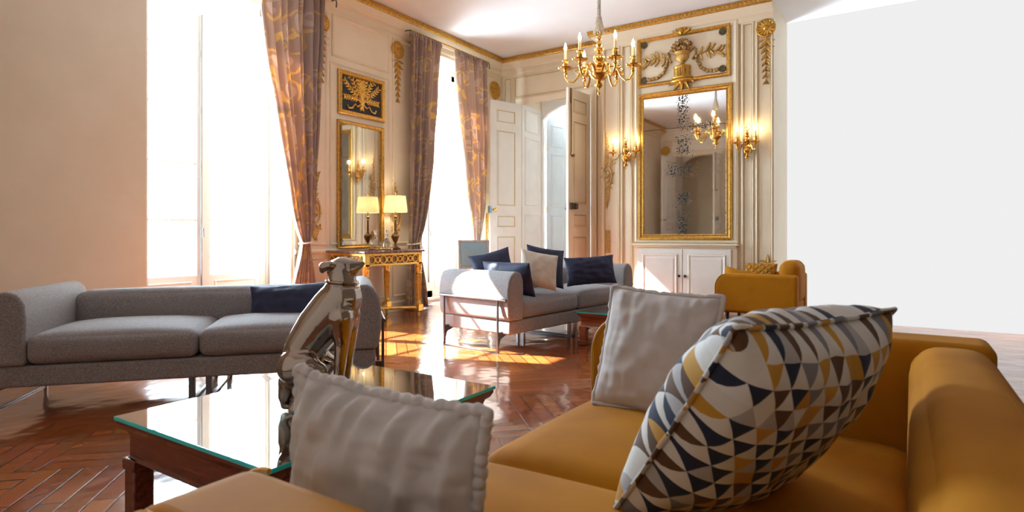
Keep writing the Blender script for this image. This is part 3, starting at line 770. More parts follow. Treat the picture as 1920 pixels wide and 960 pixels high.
medallion('gilt rosette with leaf pendant at the right edge, above the right-hand sconce', mpB, -1.495, 3.80)
medallion('gilt rosette with leaf pendant on the wall behind, seen only in the large mirror', mpF, -5.86, 3.55, 1.2)
arabesque('tall gilt scroll of leaves on the wall right of the open cream door', mpB, -3.755, 2.72, 1.49, 1, 'palegold')
arabesque('gilt leaf scroll with oval boss on the wall beside the near left curtain', mpL, 4.80, 1.85, 1.02, -1, 'palegold', s=1.15)
arabesque('gilt leaf scroll on the wall behind the table lamp', mpL, 6.18, 1.86, 1.0, 1, 'palegold', s=1.15)
def strip_ornament(label, mp, u, v0, v1, m):
    t, q = ornament_root(label, mp, u, (v0+v1)/2); h = (v1-v0)/2
    MB().slab(q, -0.035, -h, 0.035, h, 0.0, 0.006).frame(q, -0.035, -h, 0.035, h, [(0, 0), (0, 0.012), (0.006, 0.012), (0.008, 0.004)]).build('plaque', MT[m], t, smooth=False)
    g = MB()
    g.stem(q, [(0.012*math.sin(9*f), -h+0.02+(2*h-0.04)*f) for f in [k/14 for k in range(15)]], 0.007, 6, 0.012)
    for k in range(7):
        for sg in (-1, 1): g.leaf(q, 0, -h+0.03+(2*h-0.10)*k/6, PI/2+sg*0.7, 0.055, 0.022, 0.012, 0.006)
    g.build('leaf_relief', MT[m], t, ang=50)
strip_ornament('small upright gilt plaque low on the wall right of the open cream door', mpB, -3.745, 0.80, 1.15, 'palegold')
strip_ornament('small upright gilt plaque low on the wall behind the open white door leaf', mpL, 8.42, 0.92, 1.45, 'brightgold')
t, q = ornament_root('small gilt leaf star low on the wall above the mustard armchair', mpB, -1.475, 0.70)
g = MB()
for k in range(5): g.leaf(q, 0, 0, PI/2+k*2*PI/5, 0.12, 0.05, 0.03)
g.stem(q, [(0, 0), (0.01, -0.1), (-0.01, -0.2)], 0.01).leaf(q, 0, -0.1, -0.6, 0.08, 0.03).leaf(q, 0, -0.08, PI+0.6, 0.08, 0.03)
g.build('star_leaves', MT['palegold'], t, ang=50)

# ------------------------------------------------------------------ pier glass and carved panel on the left wall
FR = [(0, 0), (0, 0.03), (0.012, 0.042), (0.03, 0.034), (0.042, 0.028), (0.052, 0.034), (0.058, 0.02), (0.062, 0.004)]
def framed(label, cat, name, mp, u0, v0, u1, v1, prof, m, bead=None):
    p = mp((u0+u1)/2, v0, 0.0); t = thing(name, label, cat, p)
    q = lambda a, b, n: mp(a, b, n)-p
    MB().frame(q, u0, v0, u1, v1, prof).build('frame', MT[m], t, ang=25)
    if bead:
        b = MB(); n = int((v1-v0)/bead)
        for k in range(n):
            vv = v0+0.05+(v1-v0-0.1)*k/(n-1)
            for uu in (u0+0.047, u1-0.047): b.ell(q(uu, vv, 0.03), 0.009, 6, 4)
        n = int((u1-u0)/bead)
        for k in range(n):
            uu = u0+0.05+(u1-u0-0.1)*k/(n-1)
            for vv in (v0+0.047, v1-0.047): b.ell(q(uu, vv, 0.03), 0.009, 6, 4)
        b.build('beading', MT['palegold'], t)
    return t, q
t, q = framed('tall narrow gilt-framed pier mirror standing above the gilt console', 'mirror', 'pier_mirror', mpL, 5.13, 0.90, 5.935, 2.545, FR, 'gold', 0.024)
sk = math.radians(3.2)
gl = MB().box((-0.36, -0.002, -0.775), (0.36, 0.002, 0.775)).build('mirror_glass', MT['mirror'], t, smooth=False)
gl.location = q(5.5325, 1.7225, 0.029); gl.rotation_euler = (0, 0, PI/2+sk)
MB().slab(q, 5.14, 0.91, 5.925, 2.535, 0.0, 0.004).build('back_board', MT['bronze'], t, smooth=False)
t, q = framed('gilt-framed black panel carved with a gold leafy spray, above the pier mirror', 'wall carving', 'wall_carving', mpL, 5.14, 2.625, 5.945, 3.19, FR, 'gold')
MB().slab(q, 5.16, 2.65, 5.925, 3.17, 0.0, 0.010).build('dark_ground', MT['ink'], t, smooth=False)
g = MB(); cu, cv = 5.5425, 2.82
rng = random.Random(3)
for k, (an, L) in enumerate(((8, .31), (28, .36), (50, .38), (70, .34), (90, .33), (110, .34), (130, .38), (152, .36), (172, .31), (80, .22), (100, .22))):
    a = math.radians(an); bend = 0.35*(1 if an > 90 else -1)*(0 if an == 90 else 1)
    pts, x, y = [], cu, cv+0.02
    for i in range(9):
        pts.append((x, y)); aa = a-bend*(i/8)*(1 if an not in (8, 172) else -0.6); x += L/8*math.cos(aa); y += L/8*math.sin(aa)
    pts = [(min(max(p[0], 5.21), 5.875), min(max(p[1], 2.69), 3.125)) for p in pts]
    g.stem(q, pts, [0.008-0.004*i/8 for i in range(9)], 6, 0.016)
    for i in range(2, 9):
        dx, dy = pts[i][0]-pts[i-1][0], pts[i][1]-pts[i-1][1]; aa = math.atan2(dy, dx)
        for sg in (-1, 1):
            lx, ly = pts[i][0]+0.05*math.cos(aa+sg*0.7), pts[i][1]+0.05*math.sin(aa+sg*0.7)
            if 5.20 < lx < 5.885 and 2.68 < ly < 3.13: g.leaf(q, pts[i][0], pts[i][1], aa+sg*0.7, 0.062, 0.024, 0.014, 0.010)
g.build('leafy_spray', MT['brightgold'], t, ang=50)
g = MB()
for sg in (-1, 1):
    g.stem(q, [(cu+sg*0.02, cv-0.02), (cu+sg*0.08, cv-0.06), (cu+sg*0.12, cv-0.03), (cu+sg*0.17, cv-0.09), (cu+sg*0.23, cv-0.10), (cu+sg*0.25, cv-0.06)], 0.011, 6, 0.018)
    g.leaf(q, cu, cv-0.01, PI/2+sg*0.9, 0.08, 0.04, 0.02, 0.01).leaf(q, cu, cv-0.03, -PI/2+sg*0.35, 0.09, 0.04, 0.02, 0.01)
g.dome(q, cu, cv-0.02, [(0.03, 0.0), (0.03, 0.03), (0.015, 0.04), (0, 0.041)], 12)
g.build('ribbon_bow', MT['brightgold'], t, ang=50)

# ------------------------------------------------------------------ overmantel mirror, carved overdoor and cupboard on the chimney breast
FR2 = [(0, 0), (0, 0.03), (0.012, 0.045), (0.03, 0.048), (0.045, 0.034), (0.06, 0.03), (0.075, 0.04), (0.085, 0.02), (0.09, 0.008)]
t, q = framed('large tarnished gilt-framed mirror between the two wall sconces', 'mirror', 'wall_mirror', mpB, -3.25, 1.00, -1.915, 3.14, FR2, 'gold', 0.03)
gl = MB().box((-0.60, -0.003, -0.99), (0.60, 0.003, 0.524)).build('mirror_glass', MT['tarnished'], t, smooth=False); gl.location = q(-2.5825, 2.07, 0.012)
g2 = MB().box((-0.60, -0.003, 0.536), (0.60, 0.003, 0.99)).build('mirror_glass', MT['tarnished'], t, smooth=False); g2.location = q(-2.5825, 2.07, 0.0135); g2.rotation_euler = (math.radians(0.25), 0, 0)
MB().slab(q, -3.20, 1.05, -1.965, 3.09, 0.0, 0.005).build('back_board', MT['bronze'], t, smooth=False)
t, q = framed('gilt-framed relief with a carved urn and garlands above the large mirror', 'wall carving', 'wall_carving', mpB, -3.267, 3.24, -1.944, 3.955, [(0, 0), (0, 0.02), (0.012, 0.034), (0.03, 0.036), (0.045, 0.026), (0.055, 0.01), (0.055, 0)], 'gold')
UC, UV0 = -2.605, 3.24
g = MB()
g.dome(q, UC, 3.33, [(0.0, 0.0)], 4) if False else None
def half_lathe(prof, u, v, n=14):           # turned profile standing on the wall, rounded forward
    vs, fs = [], []
    for (r, z) in prof:
        for k in range(n+1):
            a = PI*k/n; vs.append(q(u+r*math.cos(a), v+z, 0.004+0.75*r*math.sin(a)))
    m = n+1
    for i in range(len(prof)-1):
        for k in range(n): fs.append((i*m+k, i*m+k+1, (i+1)*m+k+1, (i+1)*m+k))
    fs.append(tuple(range(m))); fs.append(tuple((len(prof)-1)*m+k for k in range(m)))
    return vs, fs
g.add(*half_lathe([(0.15, 0.0), (0.155, 0.02), (0.12, 0.03), (0.115, 0.15), (0.125, 0.16), (0.12, 0.185), (0.05, 0.20), (0.03, 0.22)], UC, UV0+0.045))
for k in range(9): g.tube([q(UC-0.10+0.025*k, UV0+0.08, 0.02+0.085*math.sin(PI*(k+1)/10)), q(UC-0.10+0.025*k, UV0+0.19, 0.02+0.085*math.sin(PI*(k+1)/10))], 0.008, 6)
g.build('fluted_pedestal', MT['gold'], t, ang=50)
g = MB().add(*half_lathe([(0.03, 0.0), (0.025, 0.03), (0.05, 0.045), (0.09, 0.085), (0.10, 0.12), (0.085, 0.145), (0.12, 0.165), (0.13, 0.18), (0.08, 0.20), (0.06, 0.21), (0.0, 0.215)], UC, UV0+0.245))
g.build('urn', MT['palegold'], t, ang=50)
g = MB(); rng = random.Random(5)
for k in range(26):
    a = rng.uniform(0, PI); r = rng.uniform(0.02, 0.125)
    g.ell(q(UC+r*math.cos(a)*1.1, UV0+0.455+r*math.sin(a)*1.05, 0.03+0.03*rng.random()), rng.uniform(0.018, 0.03), 7, 5)
for k in range(16):
    a = PI*(k+0.5)/16; g.leaf(q, UC+0.07*math.cos(a), UV0+0.455+0.07*math.sin(a), a+rng.uniform(-.4, .4), 0.10, 0.05, 0.03, 0.02)
g.build('fruit_heap', MT['antique'], t, ang=60)
for sg in (-1, 1):
    g = MB()
    pts = [(UC+sg*0.10, UV0+0.42), (UC+sg*0.17, UV0+0.47), (UC+sg*0.20, UV0+0.44), (UC+sg*0.185, UV0+0.36), (UC+sg*0.15, UV0+0.30)]
    g.stem(q, pts, 0.016, 7, 0.02)
    pts = [(UC+sg*0.19, UV0+0.40), (UC+sg*0.22, UV0+0.27), (UC+sg*0.27, UV0+0.17), (UC+sg*0.36, UV0+0.11), (UC+sg*0.46, UV0+0.10), (UC+sg*0.52, UV0+0.115)]
    for i in range(len(pts)-1):
        for f in (0.0, 0.5):
            x = pts[i][0]+(pts[i+1][0]-pts[i][0])*f; y = pts[i][1]+(pts[i+1][1]-pts[i][1])*f
            an = math.atan2(pts[i+1][1]-pts[i][1], pts[i+1][0]-pts[i][0])
            g.ell(q(x, y, 0.018), (0.033, 0.024, 0.026), 8, 6, rot('Y', -an))
    g.build('bead_garland', MT['antique'], t, ang=60)
for sg in (-1, 1):
    g = MB()
    pts = [(UC+sg*(0.20+0.36*f), UV0+0.34+0.06*math.sin(PI*f)-0.02*f) for f in [k/8 for k in range(9)]]
    g.stem(q, pts, 0.009, 6, 0.014)
    for k in (1, 3, 4, 6, 7):
        for s2 in (-1, 1):
            g.leaf(q, pts[k][0], pts[k][1], (0 if sg > 0 else PI)+s2*(1.0-0.35*k/8+(0.2 if k % 2 else 0)), 0.12-0.03*abs(k-4)/4+0.015*(k % 2), 0.042, 0.03, 0.006)
    g.leaf(q, pts[8][0], pts[8][1], 0 if sg > 0 else PI, 0.10, 0.045, 0.02)
    g.build('oak_branch', MT['palegold'], t, ang=60)
for (u, v) in ((-3.165, 3.86), (-2.05, 3.855), (-3.165, 3.345), (-2.05, 3.35)):
    g = MB().dome(q, u, v, [(0.048, 0), (0.05, 0.012), (0.04, 0.02), (0.03, 0.012), (0.012, 0.012), (0.01, 0.022), (0, 0.023)], 18)
    for k in range(10): g.leaf(q, u, v, k*2*PI/10, 0.042, 0.018, 0.01, 0.010)
    g.build('rosette', MT['rosette'], t, ang=50)
for (vv, s) in ((3.955, 1), (3.255, -1)):
    g = MB()
    for a in (-1.1, -0.55, 0, 0.55, 1.1): g.leaf(q, UC, vv-s*0.05, (PI/2 if s > 0 else -PI/2)+a, 0.15 if s > 0 else 0.21, 0.07, 0.035, 0.03)
    g.ell(q(UC, vv, 0.05), (0.04, 0.03, 0.05), 8, 6)
    if s < 0: g.add(*half_lathe([(0.165, 0.0), (0.175, 0.015), (0.17, 0.035), (0.15, 0.045)], UC, 3.235))
    g.build('acanthus_mount', MT['gold'], t, ang=60)

t = thing('cupboard', 'white two-door built-in cupboard under the large mirror', 'cupboard', (-2.575, YB-0.06, 0))
hw = 0.725
MB().box((-hw, -0.0, 0.0), (hw, 0.06, 0.93)).build('body', MT['cream'], t, smooth=False)
MB().box((-hw-0.02, -0.05, 0.925), (hw+0.02, 0.06, 0.955)).box((-hw, -0.03, 0.90), (hw, 0.06, 0.925)).build('ledge', MT['cream'], t, bevel=(0.008, 3))
for s in (-1, 1):
    x0, x1 = (-0.655, -0.006) if s < 0 else (0.006, 0.655)
    d = MB().box((x0, -0.025, 0.06), (x1, -0.002, 0.875)).build('cupboard_door', MT['white'], t, bevel=(0.003, 2))
    mp = lambda u, v, n: Vector((u, -0.025-n, v))
    MB().frame(mp, x0+0.07, 0.13, x1-0.07, 0.80, [(0, 0), (0, 0.008), (0.012, 0.014), (0.024, 0.006), (0.05, 0.004), (0.06, 0.010), (0.06, 0)]).slab(mp, x0+0.125, 0.185, x1-0.125, 0.745, -0.005, 0.0095).build('raised_panel', MT['white'], d, ang=20)
    MB().frame(mp, x0+0.066, 0.126, x1-0.066, 0.804, [(0, 0), (0, 0.004), (0.006, 0.004), (0.006, 0)]).build('gilt_bead', MT['goldline'], d)
    MB().lathe([(0.008, 0), (0.007, 0.015), (0.018, 0.022), (0.02, 0.03), (0.012, 0.038), (0, 0.04)], 12, (s*0.042, -0.025, 0.50), rot('X', PI/2)).build('knob', MT['black'], d)

# ------------------------------------------------------------------ lights: sconces, chandelier, table lamp
def candle_parts(parent, p, h=0.11, r=0.011):
    p = Vector(p)
    cup = MB().lathe([(0.0, -0.03), (0.012, -0.028), (0.02, -0.012), (0.012, -0.006), (0.05, 0.006), (0.062, 0.018), (0.058, 0.02), (0.03, 0.012), (0.016, 0.016), (0.02, 0.025), (0.026, 0.045), (0.022, 0.075), (0.027, 0.082), (0.0, 0.083)], 16, p).build('candle_cup', MT['brass'], parent)
    MB().lathe([(r, 0.08), (r, 0.08+h), (r*0.8, 0.083+h), (0, 0.083+h)], 12, p).build('candle', MT['candle'], parent)
    MB().lathe([(r*0.7, 0.083+h), (r*1.15, 0.098+h), (r*1.0, 0.115+h), (r*0.35, 0.14+h), (0, 0.147+h)], 10, p).build('bulb', MT['flame'], parent)
def sconce(label, u, v, ax=0.18, fw=0.12):
    t = thing('wall_sconce', label, 'wall light', mpB(u, v, 0.0), 0, 'gilt wall sconces')
    q = lambda a, b, n: Vector((a, -n, b))
    b = MB().lathe([(0.0, -0.19), (0.012, -0.18), (0.006, -0.155), (0.03, -0.14), (0.034, -0.125), (0.015, -0.105), (0.012, -0.09), (0.045, -0.075), (0.062, -0.045), (0.055, -0.01), (0.03, 0.005), (0.018, 0.03), (0.03, 0.045), (0.018, 0.055)], 18, (0, -0.06, -0.02))
    b.ell((0, -0.06, 0.075), 0.048, 14, 10)
    b.lathe([(0.02, 0.0), (0.03, 0.015), (0.014, 0.03), (0.026, 0.05), (0.012, 0.07), (0.008, 0.09)], 14, (0, -0.06, 0.115))
    b.tube([(0.0, -0.06, 0.20), (0.022, -0.06, 0.215), (0.024, -0.06, 0.245), (0.0, -0.06, 0.265), (-0.024, -0.06, 0.245), (-0.022, -0.06, 0.215)], 0.006, 6, closed=True)
    b.build('body', MT['brass'], t)
    MB().lathe([(0.055, 0), (0.055, 0.012), (0.03, 0.03), (0.0, 0.03)], 18, (0, 0, -0.03), rot('X', PI/2)).build('backplate', MT['brass'], t)
    for s in (-1, 1):
        pts = [(s*ax*f, -0.06-(fw-0.06)*f, z) for f, z in ((0.13, -0.04), (0.22, 0.01), (0.37, 0.035), (0.52, 0.01), (0.65, -0.045), (0.83, -0.065), (0.98, -0.04), (1.0, 0.0))]
        arm = MB().tube(pts, [0.011, 0.010, 0.009, 0.009, 0.009, 0.009, 0.009, 0.012], 8).ell((s*ax*0.52, -0.06-(fw-0.06)*0.52, 0.012), 0.015, 8, 6).build('arm', MT['brass'], t)
        candle_parts(arm, (s*ax, -fw, 0.03), 0.085)
    return t
sconce('gilt two-candle wall sconce left of the large mirror', -3.432, 2.26)
sconce('gilt two-candle wall sconce right of the large mirror', -1.717, 2.26, 0.115, 0.12)

CP = at(1123, 110, 6.5)
t = thing('chandelier', 'gilt six-candle chandelier hanging from a grey rope', 'chandelier', CP)
b = MB().lathe([(0.0, -0.40), (0.012, -0.39), (0.018, -0.37), (0.008, -0.345), (0.014, -0.325), (0.045, -0.305), (0.05, -0.285), (0.03, -0.262), (0.02, -0.25), (0.05, -0.235), (0.09, -0.20), (0.10, -0.17), (0.085, -0.145), (0.06, -0.13), (0.05, -0.10), (0.075, -0.085), (0.03, -0.065), (0.035, -0.05)], 22)
b.ell((0, 0, 0), 0.062, 18, 12)
b.lathe([(0.03, 0.05), (0.02, 0.075), (0.045, 0.09), (0.05, 0.105), (0.02, 0.125), (0.034, 0.15), (0.02, 0.18), (0.012, 0.20), (0.03, 0.215), (0.03, 0.23), (0.012, 0.24)], 18)
b.build('turned_shaft', MT['brass'], t)
MB().tube([(0.03*math.cos(a), 0, 0.265+0.03*math.sin(a)) for a in [2*PI*k/14 for k in range(14)]], 0.008, 6, closed=True).build('hanging_ring', MT['brass'], t)
for k in range(6):
    a0 = math.radians(22+60*k); ca, sa = math.cos(a0), math.sin(a0)
    P = lambda r, z: Vector((ca*r, sa*r, z))
    arm = MB().tube([P(0.05, -0.19), P(0.085, -0.13), P(0.125, -0.085), P(0.17, -0.085), P(0.205, -0.13), P(0.235, -0.20), P(0.28, -0.245), P(0.33, -0.235), P(0.36, -0.185), P(0.365, -0.13)], [0.016, 0.016, 0.015, 0.014, 0.013, 0.013, 0.012, 0.012, 0.013, 0.016], 10)
    arm.tube([P(0.20, -0.12), P(0.235, -0.105), P(0.26, -0.13), P(0.245, -0.15)], [0.011, 0.010, 0.008, 0.004], 8)
    arm.ell(P(0.362, -0.145), 0.022, 10, 8).ell(P(0.06, -0.17), 0.026, 8, 6)
    arm = arm.build('arm', MT['brass'], t)
    p = P(0.365, -0.10)
    MB().lathe([(0.0, -0.025), (0.014, -0.022), (0.02, -0.005), (0.075, 0.004), (0.083, 0.016), (0.078, 0.018), (0.03, 0.012), (0.017, 0.02), (0.026, 0.032), (0.033, 0.062), (0.028, 0.09), (0.036, 0.10), (0.0, 0.101)], 20, p).build('candle_cup', MT['brass'], arm)
    MB().lathe([(0.015, 0.098), (0.015, 0.205), (0.012, 0.21), (0, 0.21)], 12, p).build('candle', MT['candle'], arm)
    MB().lathe([(0.010, 0.21), (0.017, 0.228), (0.015, 0.25), (0.005, 0.285), (0, 0.295)], 10, p).build('bulb', MT['flame'], arm)
# rope and tassel
rp = MB(); zr0, zr1 = 0.46, ZC-CP.z
n = 60
for s in range(3):
    rp.tube([(0.012*math.cos(1.1*k+s*2*PI/3), 0.012*math.sin(1.1*k+s*2*PI/3), zr0+(zr1-zr0)*k/n) for k in range(n+1)], 0.011, 6)
rp.build('rope', MT['rope'], t)
ts = MB().lathe([(0.015, 0.48), (0.022, 0.47), (0.034, 0.43), (0.036, 0.42), (0.030, 0.415)], 14)
for k in range(26):
    a = 2*PI*k/26; r1_ = 0.05+0.014*random.random()
    ts.tube([(0.03*math.cos(a), 0.03*math.sin(a), 0.42), (0.045*math.cos(a), 0.045*math.sin(a), 0.34), (r1_*math.cos(a+0.1), r1_*math.sin(a+0.1), 0.265+0.03*random.random())], [0.006, 0.008, 0.006], 5)
ts.build('tassel', MT['rope'], t)

# ------------------------------------------------------------------ soft things
def pillow_mb(w, h, t, seed=0, N=30, ear=0.05, wr=0.006, flat=0.62, sag=0.0, pucker=0.0):
    mb = MB(); off = Vector((seed*3.1, seed*1.7, 0))
    idx = {}
    vs, fs = [], []
    for side in (1, -1):
        for j in range(N+1):
            for i in range(N+1):
                u, v = 2*i/N-1, 2*j/N-1
                edge = i in (0, N) or j in (0, N)
                if edge and side == -1: idx[(side, i, j)] = idx[(1, i, j)]; continue
                prof = max(0.0, (1-abs(u)**2.6)*(1-abs(v)**2.6))**flat
                x = w/2*(u-ear*u*(1-v*v)*abs(u)**3); z = h/2*(v-ear*v*(1-u*u)*abs(v)**3)
                y = side*t/2*prof
                if wr:
                    rim = max(abs(u), abs(v))**2
                    nz = noise.noise(Vector((u*3.2, v*3.2, side*2.0))+off)*0.6+noise.noise(Vector((u*8, v*3, side*3.0))+off)*rim+noise.noise(Vector((u*3, v*9, 5+side))+off)*rim*0.6
                    y += side*wr*nz*(0.25+prof)*(0 if edge else 1)
                    if pucker and not edge:
                        rg = math.sin(u*24+v*5.5+3.0*noise.noise(Vector((u*2.3, v*1.2, side))+off))+0.5*math.sin(u*37+1.3+v*2)
                        y += side*pucker*rg*math.exp(-(1-v)*(2.0+1.2*noise.noise(Vector((u*4, 3.3, side))+off)))*min(1.0, (1-abs(u))*6)*min(1.0, (1-abs(v))*9)
                    if edge: z += wr*0.3*noise.noise(Vector((u*6, v*6, 9))+off); x += wr*0.3*noise.noise(Vector((u*6, v*6, 4))+off)
                z -= sag*(1-v*v)*prof
                idx[(side, i, j)] = len(vs); vs.append(Vector((x, y, z)))
        for j in range(N):
            for i in range(N):
                fs.append((idx[(side,i,j)], idx[(side,i+1,j)], idx[(side,i+1,j+1)], idx[(side,i,j+1)]))
    mb.add(vs, fs)
    mb.border = [vs[idx[(1,i,0)]] for i in range(N)]+[vs[idx[(1,N,j)]] for j in range(N)]+[vs[idx[(1,i,N)]] for i in range(N,0,-1)]+[vs[idx[(1,0,j)]] for j in range(N,0,-1)]
    return mb
def pillow(label, loc, facing, tilt, w, h, t, m, seed, roll=0.0, piping=None, group=None, **k):
    """facing: azimuth (deg) its front looks to; tilt: leaning back (deg)"""
    R = Matrix.Rotation(math.radians(facing)+PI/2, 4, 'Z') @ Matrix.Rotation(math.radians(-tilt), 4, 'X') @ Matrix.Rotation(math.radians(roll), 4, 'Y')
    mb = pillow_mb(w, h, t, seed, **k)
    o = mb.build('cushion', MT[m], ang=None, sub=1)
    o.matrix_world = Matrix.Translation(loc) @ R
    tag(o, label, 'cushion', group or {'navy': 'navy cushions on the grey sofas', 'linen': 'greige linen cushions on the mustard sofa'}.get(m))
    if piping:
        r, wob = piping; pts = []
        B = mb.border; n = len(B)
        for i, p in enumerate(B):
            pts.append(p*1.005+Vector((wob*noise.noise(Vector((i*0.45, seed, 0))), wob*noise.noise(Vector((i*0.45, seed, 5))), wob*noise.noise(Vector((i*0.45, seed, 9))))))
        rr = [r*(1+0.22*math.sin(i*1.9)) for i in range(n)]
        MB().tube(pts, rr, 8, closed=True).build('corded_edge', MT[m], o, sub=1, ang=None)
    return o
def soft_box(a, b, r, crown=0.0, seed=0, seg=5, wr=0.0):
    """cushion block between corners a, b with rounded edges (own mesh, so it can be crowned)"""
    return MB().box(a, b), (r, seg)
def crown_box(a, b, r, crown=0.03, n=14, bulge=0.02):
    a, b = Vector(a), Vector(b); c = (a+b)/2; hsz = (b-a)/2
    vs, fs = [], []
    m = n; key = {}
    def put(u, v, s):
        k = (round(u.x, 4), round(u.y, 4), round(u.z, 4))
        if k in key: return key[k]
        p = Vector((u.x*hsz.x, u.y*hsz.y, u.z*hsz.z))
        # round the edges
        q = Vector([max(-hsz[i]+r, min(hsz[i]-r, p[i])) for i in range(3)]); d = p-q
        if d.length > 1e-6: p = q+d.normalized()*r if d.length > r*0.2 else p
        cx, cy = 1-abs(u.x)**3, 1-abs(u.y)**3
        if u.z > 0: p.z += crown*cx*cy*u.z
        p.x += bulge*u.x*(1-u.y**2)*(1-u.z**2); p.y += bulge*u.y*(1-u.x**2)*(1-u.z**2)
        key[k] = len(vs); vs.append(p+c); return key[k]
    # denser parameter near the edges
    g = [math.sin(PI/2*(2*i/m-1)) for i in range(m+1)]
    for ax in range(3):
        for s in (-1, 1):
            for i in range(m):
                for j in range(m):
                    quad = []
                    for (ii, jj) in ((i, j), (i+1, j), (i+1, j+1), (i, j+1)):
                        u = [0, 0, 0]; u[ax] = s; u[(ax+1) % 3] = g[ii]; u[(ax+2) % 3] = g[jj]
                        quad.append(put(Vector(u), None, s))
                    fs.append(tuple(quad))
    return MB().add(vs, fs)

# ------------------------------------------------------------------ grey sofas
def grey_sofa(label, loc, rz, L=2.25, D=0.92):
    t = thing('sofa', label, 'sofa', loc, rz, 'grey sofas')
    hx, hy = L/2, D/2
    MB().box((-hx+0.02, -hy+0.02, 0.168), (hx-0.02, hy-0.03, 0.295)).build('base', MT['tweed'], t, bevel=(0.015, 3))
    for (x0, x1) in ((-hx+0.19, -0.003), (0.003, hx-0.19)):
        crown_box((x0, -hy+0.005, 0.298), (x1, hy-0.2, 0.475), 0.055, 0.04, bulge=0.010).build('seat_cushion', MT['tweed'], t, ang=None)
    crown_box((-hx+0.17, hy-0.24, 0.298), (hx-0.17, hy, 0.68), 0.085, 0.012, bulge=0.006).build('backrest', MT['tweed'], t, ang=None)
    for s in (-1, 1):
        pr = []                                    # arm profile in x (outwards) and z
        for (x, z) in ((-0.01, 0.297), (-0.195, 0.297), (-0.198, 0.58), (-0.192, 0.66), (-0.168, 0.715), (-0.125, 0.742), (-0.075, 0.74), (-0.03, 0.712), (0.0, 0.66), (0.018, 0.57), (0.018, 0.44), (0.006, 0.34)):
            pr.append((s*(hx+x), z))
        MB().prism([(x, -hy, z) for x, z in pr], (0, 2*hy, 0)).build('arm', MT['tweed'], t, bevel=(0.022, 4), ang=40)
        xo = s*(hx+0.035)
        yl = (-hy+0.12, hy-0.10)
        for i, y in enumerate(yl):
            f = MB()
            f.tube([(xo, y, 0.0), (xo, y, 0.10), (xo, y, 0.487)], [0.008, 0.012, 0.010], 6)
            dr = 1 if i == 0 else -1
            f.prism([(xo-s*0.012, y-0.012, 0.19), (xo-s*0.012, y+0.013, 0.0), (xo-s*0.012, y-0.009, 0.0)], (s*0.02, 0, 0))
            f.prism([(xo, y-0.012, 0.05), (xo-s*0.03, y-0.012, 0.13), (xo-s*0.19, y-0.012, 0.185), (xo-s*0.19, y-0.012, 0.193), (xo, y-0.012, 0.193)], (0, 0.024, 0))
            f.build('leg', MT['iron'], t, ang=40)
        MB().tube([(xo, -hy+0.02, 0.49), (xo, hy-0.03, 0.49)], 0.013, 10).build('side_rail', MT['iron'], t)
        MB().box((xo-0.007, yl[0], 0.0), (xo+0.007, yl[1], 0.012)).build('floor_runner', MT['iron'], t, bevel=(0.002, 1))
    f = MB()
    for x in (-0.05, 0.05):
        for y in (-hy+0.10, hy-0.12):
            f.prism([(x-0.018, y-0.018, 0.195), (x+0.018, y-0.018, 0.195), (x+0.018, y+0.018, 0.195), (x-0.018, y+0.018, 0.195)], (0, 0, -0.195))
        f.box((x-0.012, -hy+0.10, 0.0), (x+0.012, hy-0.12, 0.014))
    f.build('centre_leg_frame', MT['iron'], t, bevel=(0.003, 1))
    return t
def place_by(local, world, rz):
    c, s = math.cos(rz), math.sin(rz)
    return (world[0]-(c*local[0]-s*local[1]), world[1]-(s*local[0]+c*local[1]), 0)
RZ1 = math.radians(90-7.0)
S1 = place_by((-1.125-0.035, -0.46+0.12), (-3.07, 4.47), RZ1)
grey_sofa('grey sofa with navy and ivory cushions by the far window, sunlight on its arm', S1, RZ1)
RZ2 = math.radians(48.5)
S2 = place_by((1.14, -0.46), (-2.985, 2.935), RZ2)
grey_sofa('grey sofa at the left behind the metal dog, cut by the photo edge', S2, RZ2)
def sl(S, rz, x, y, z):
    c, s = math.cos(rz), math.sin(rz); return Vector((S[0]+c*x-s*y, S[1]+s*x+c*y, z))
pillow('navy cushion leaning over the near arm of the far grey sofa', sl(S1, RZ1, -0.765, -0.13, 0.65), 83, 16, 0.62, 0.35, 0.15, 'navy', 1, roll=0, wr=0.012)
pillow('navy cushion with a raised corner behind the near arm of the far sofa', sl(S1, RZ1, -0.62, 0.20, 0.72), -52, 20, 0.45, 0.42, 0.14, 'navy', 2, roll=-14, ear=0.10)
pillow('large navy cushion standing behind the ivory cushion on the far sofa', at(1022, 500, 6.12), -34, 18, 0.44, 0.43, 0.15, 'navy', 3, roll=10, ear=0.09)
pillow('ivory cushion in the middle of the far grey sofa', at(1010, 506, 5.90), -38, 22, 0.41, 0.39, 0.14, 'ivory', 4, roll=12, ear=0.08, wr=0.012)
pillow('wide navy cushion against the far end of the far grey sofa', at(1107, 507, 6.35), -44, 14, 0.58, 0.32, 0.15, 'navy', 5, roll=-3, ear=0.08, wr=0.016)
pillow('wide navy cushion on the left grey sofa behind the metal dog', at(549, 580, 4.42), -57, 14, 0.66, 0.40, 0.17, 'navy', 6, roll=-4, ear=0.06, wr=0.018)

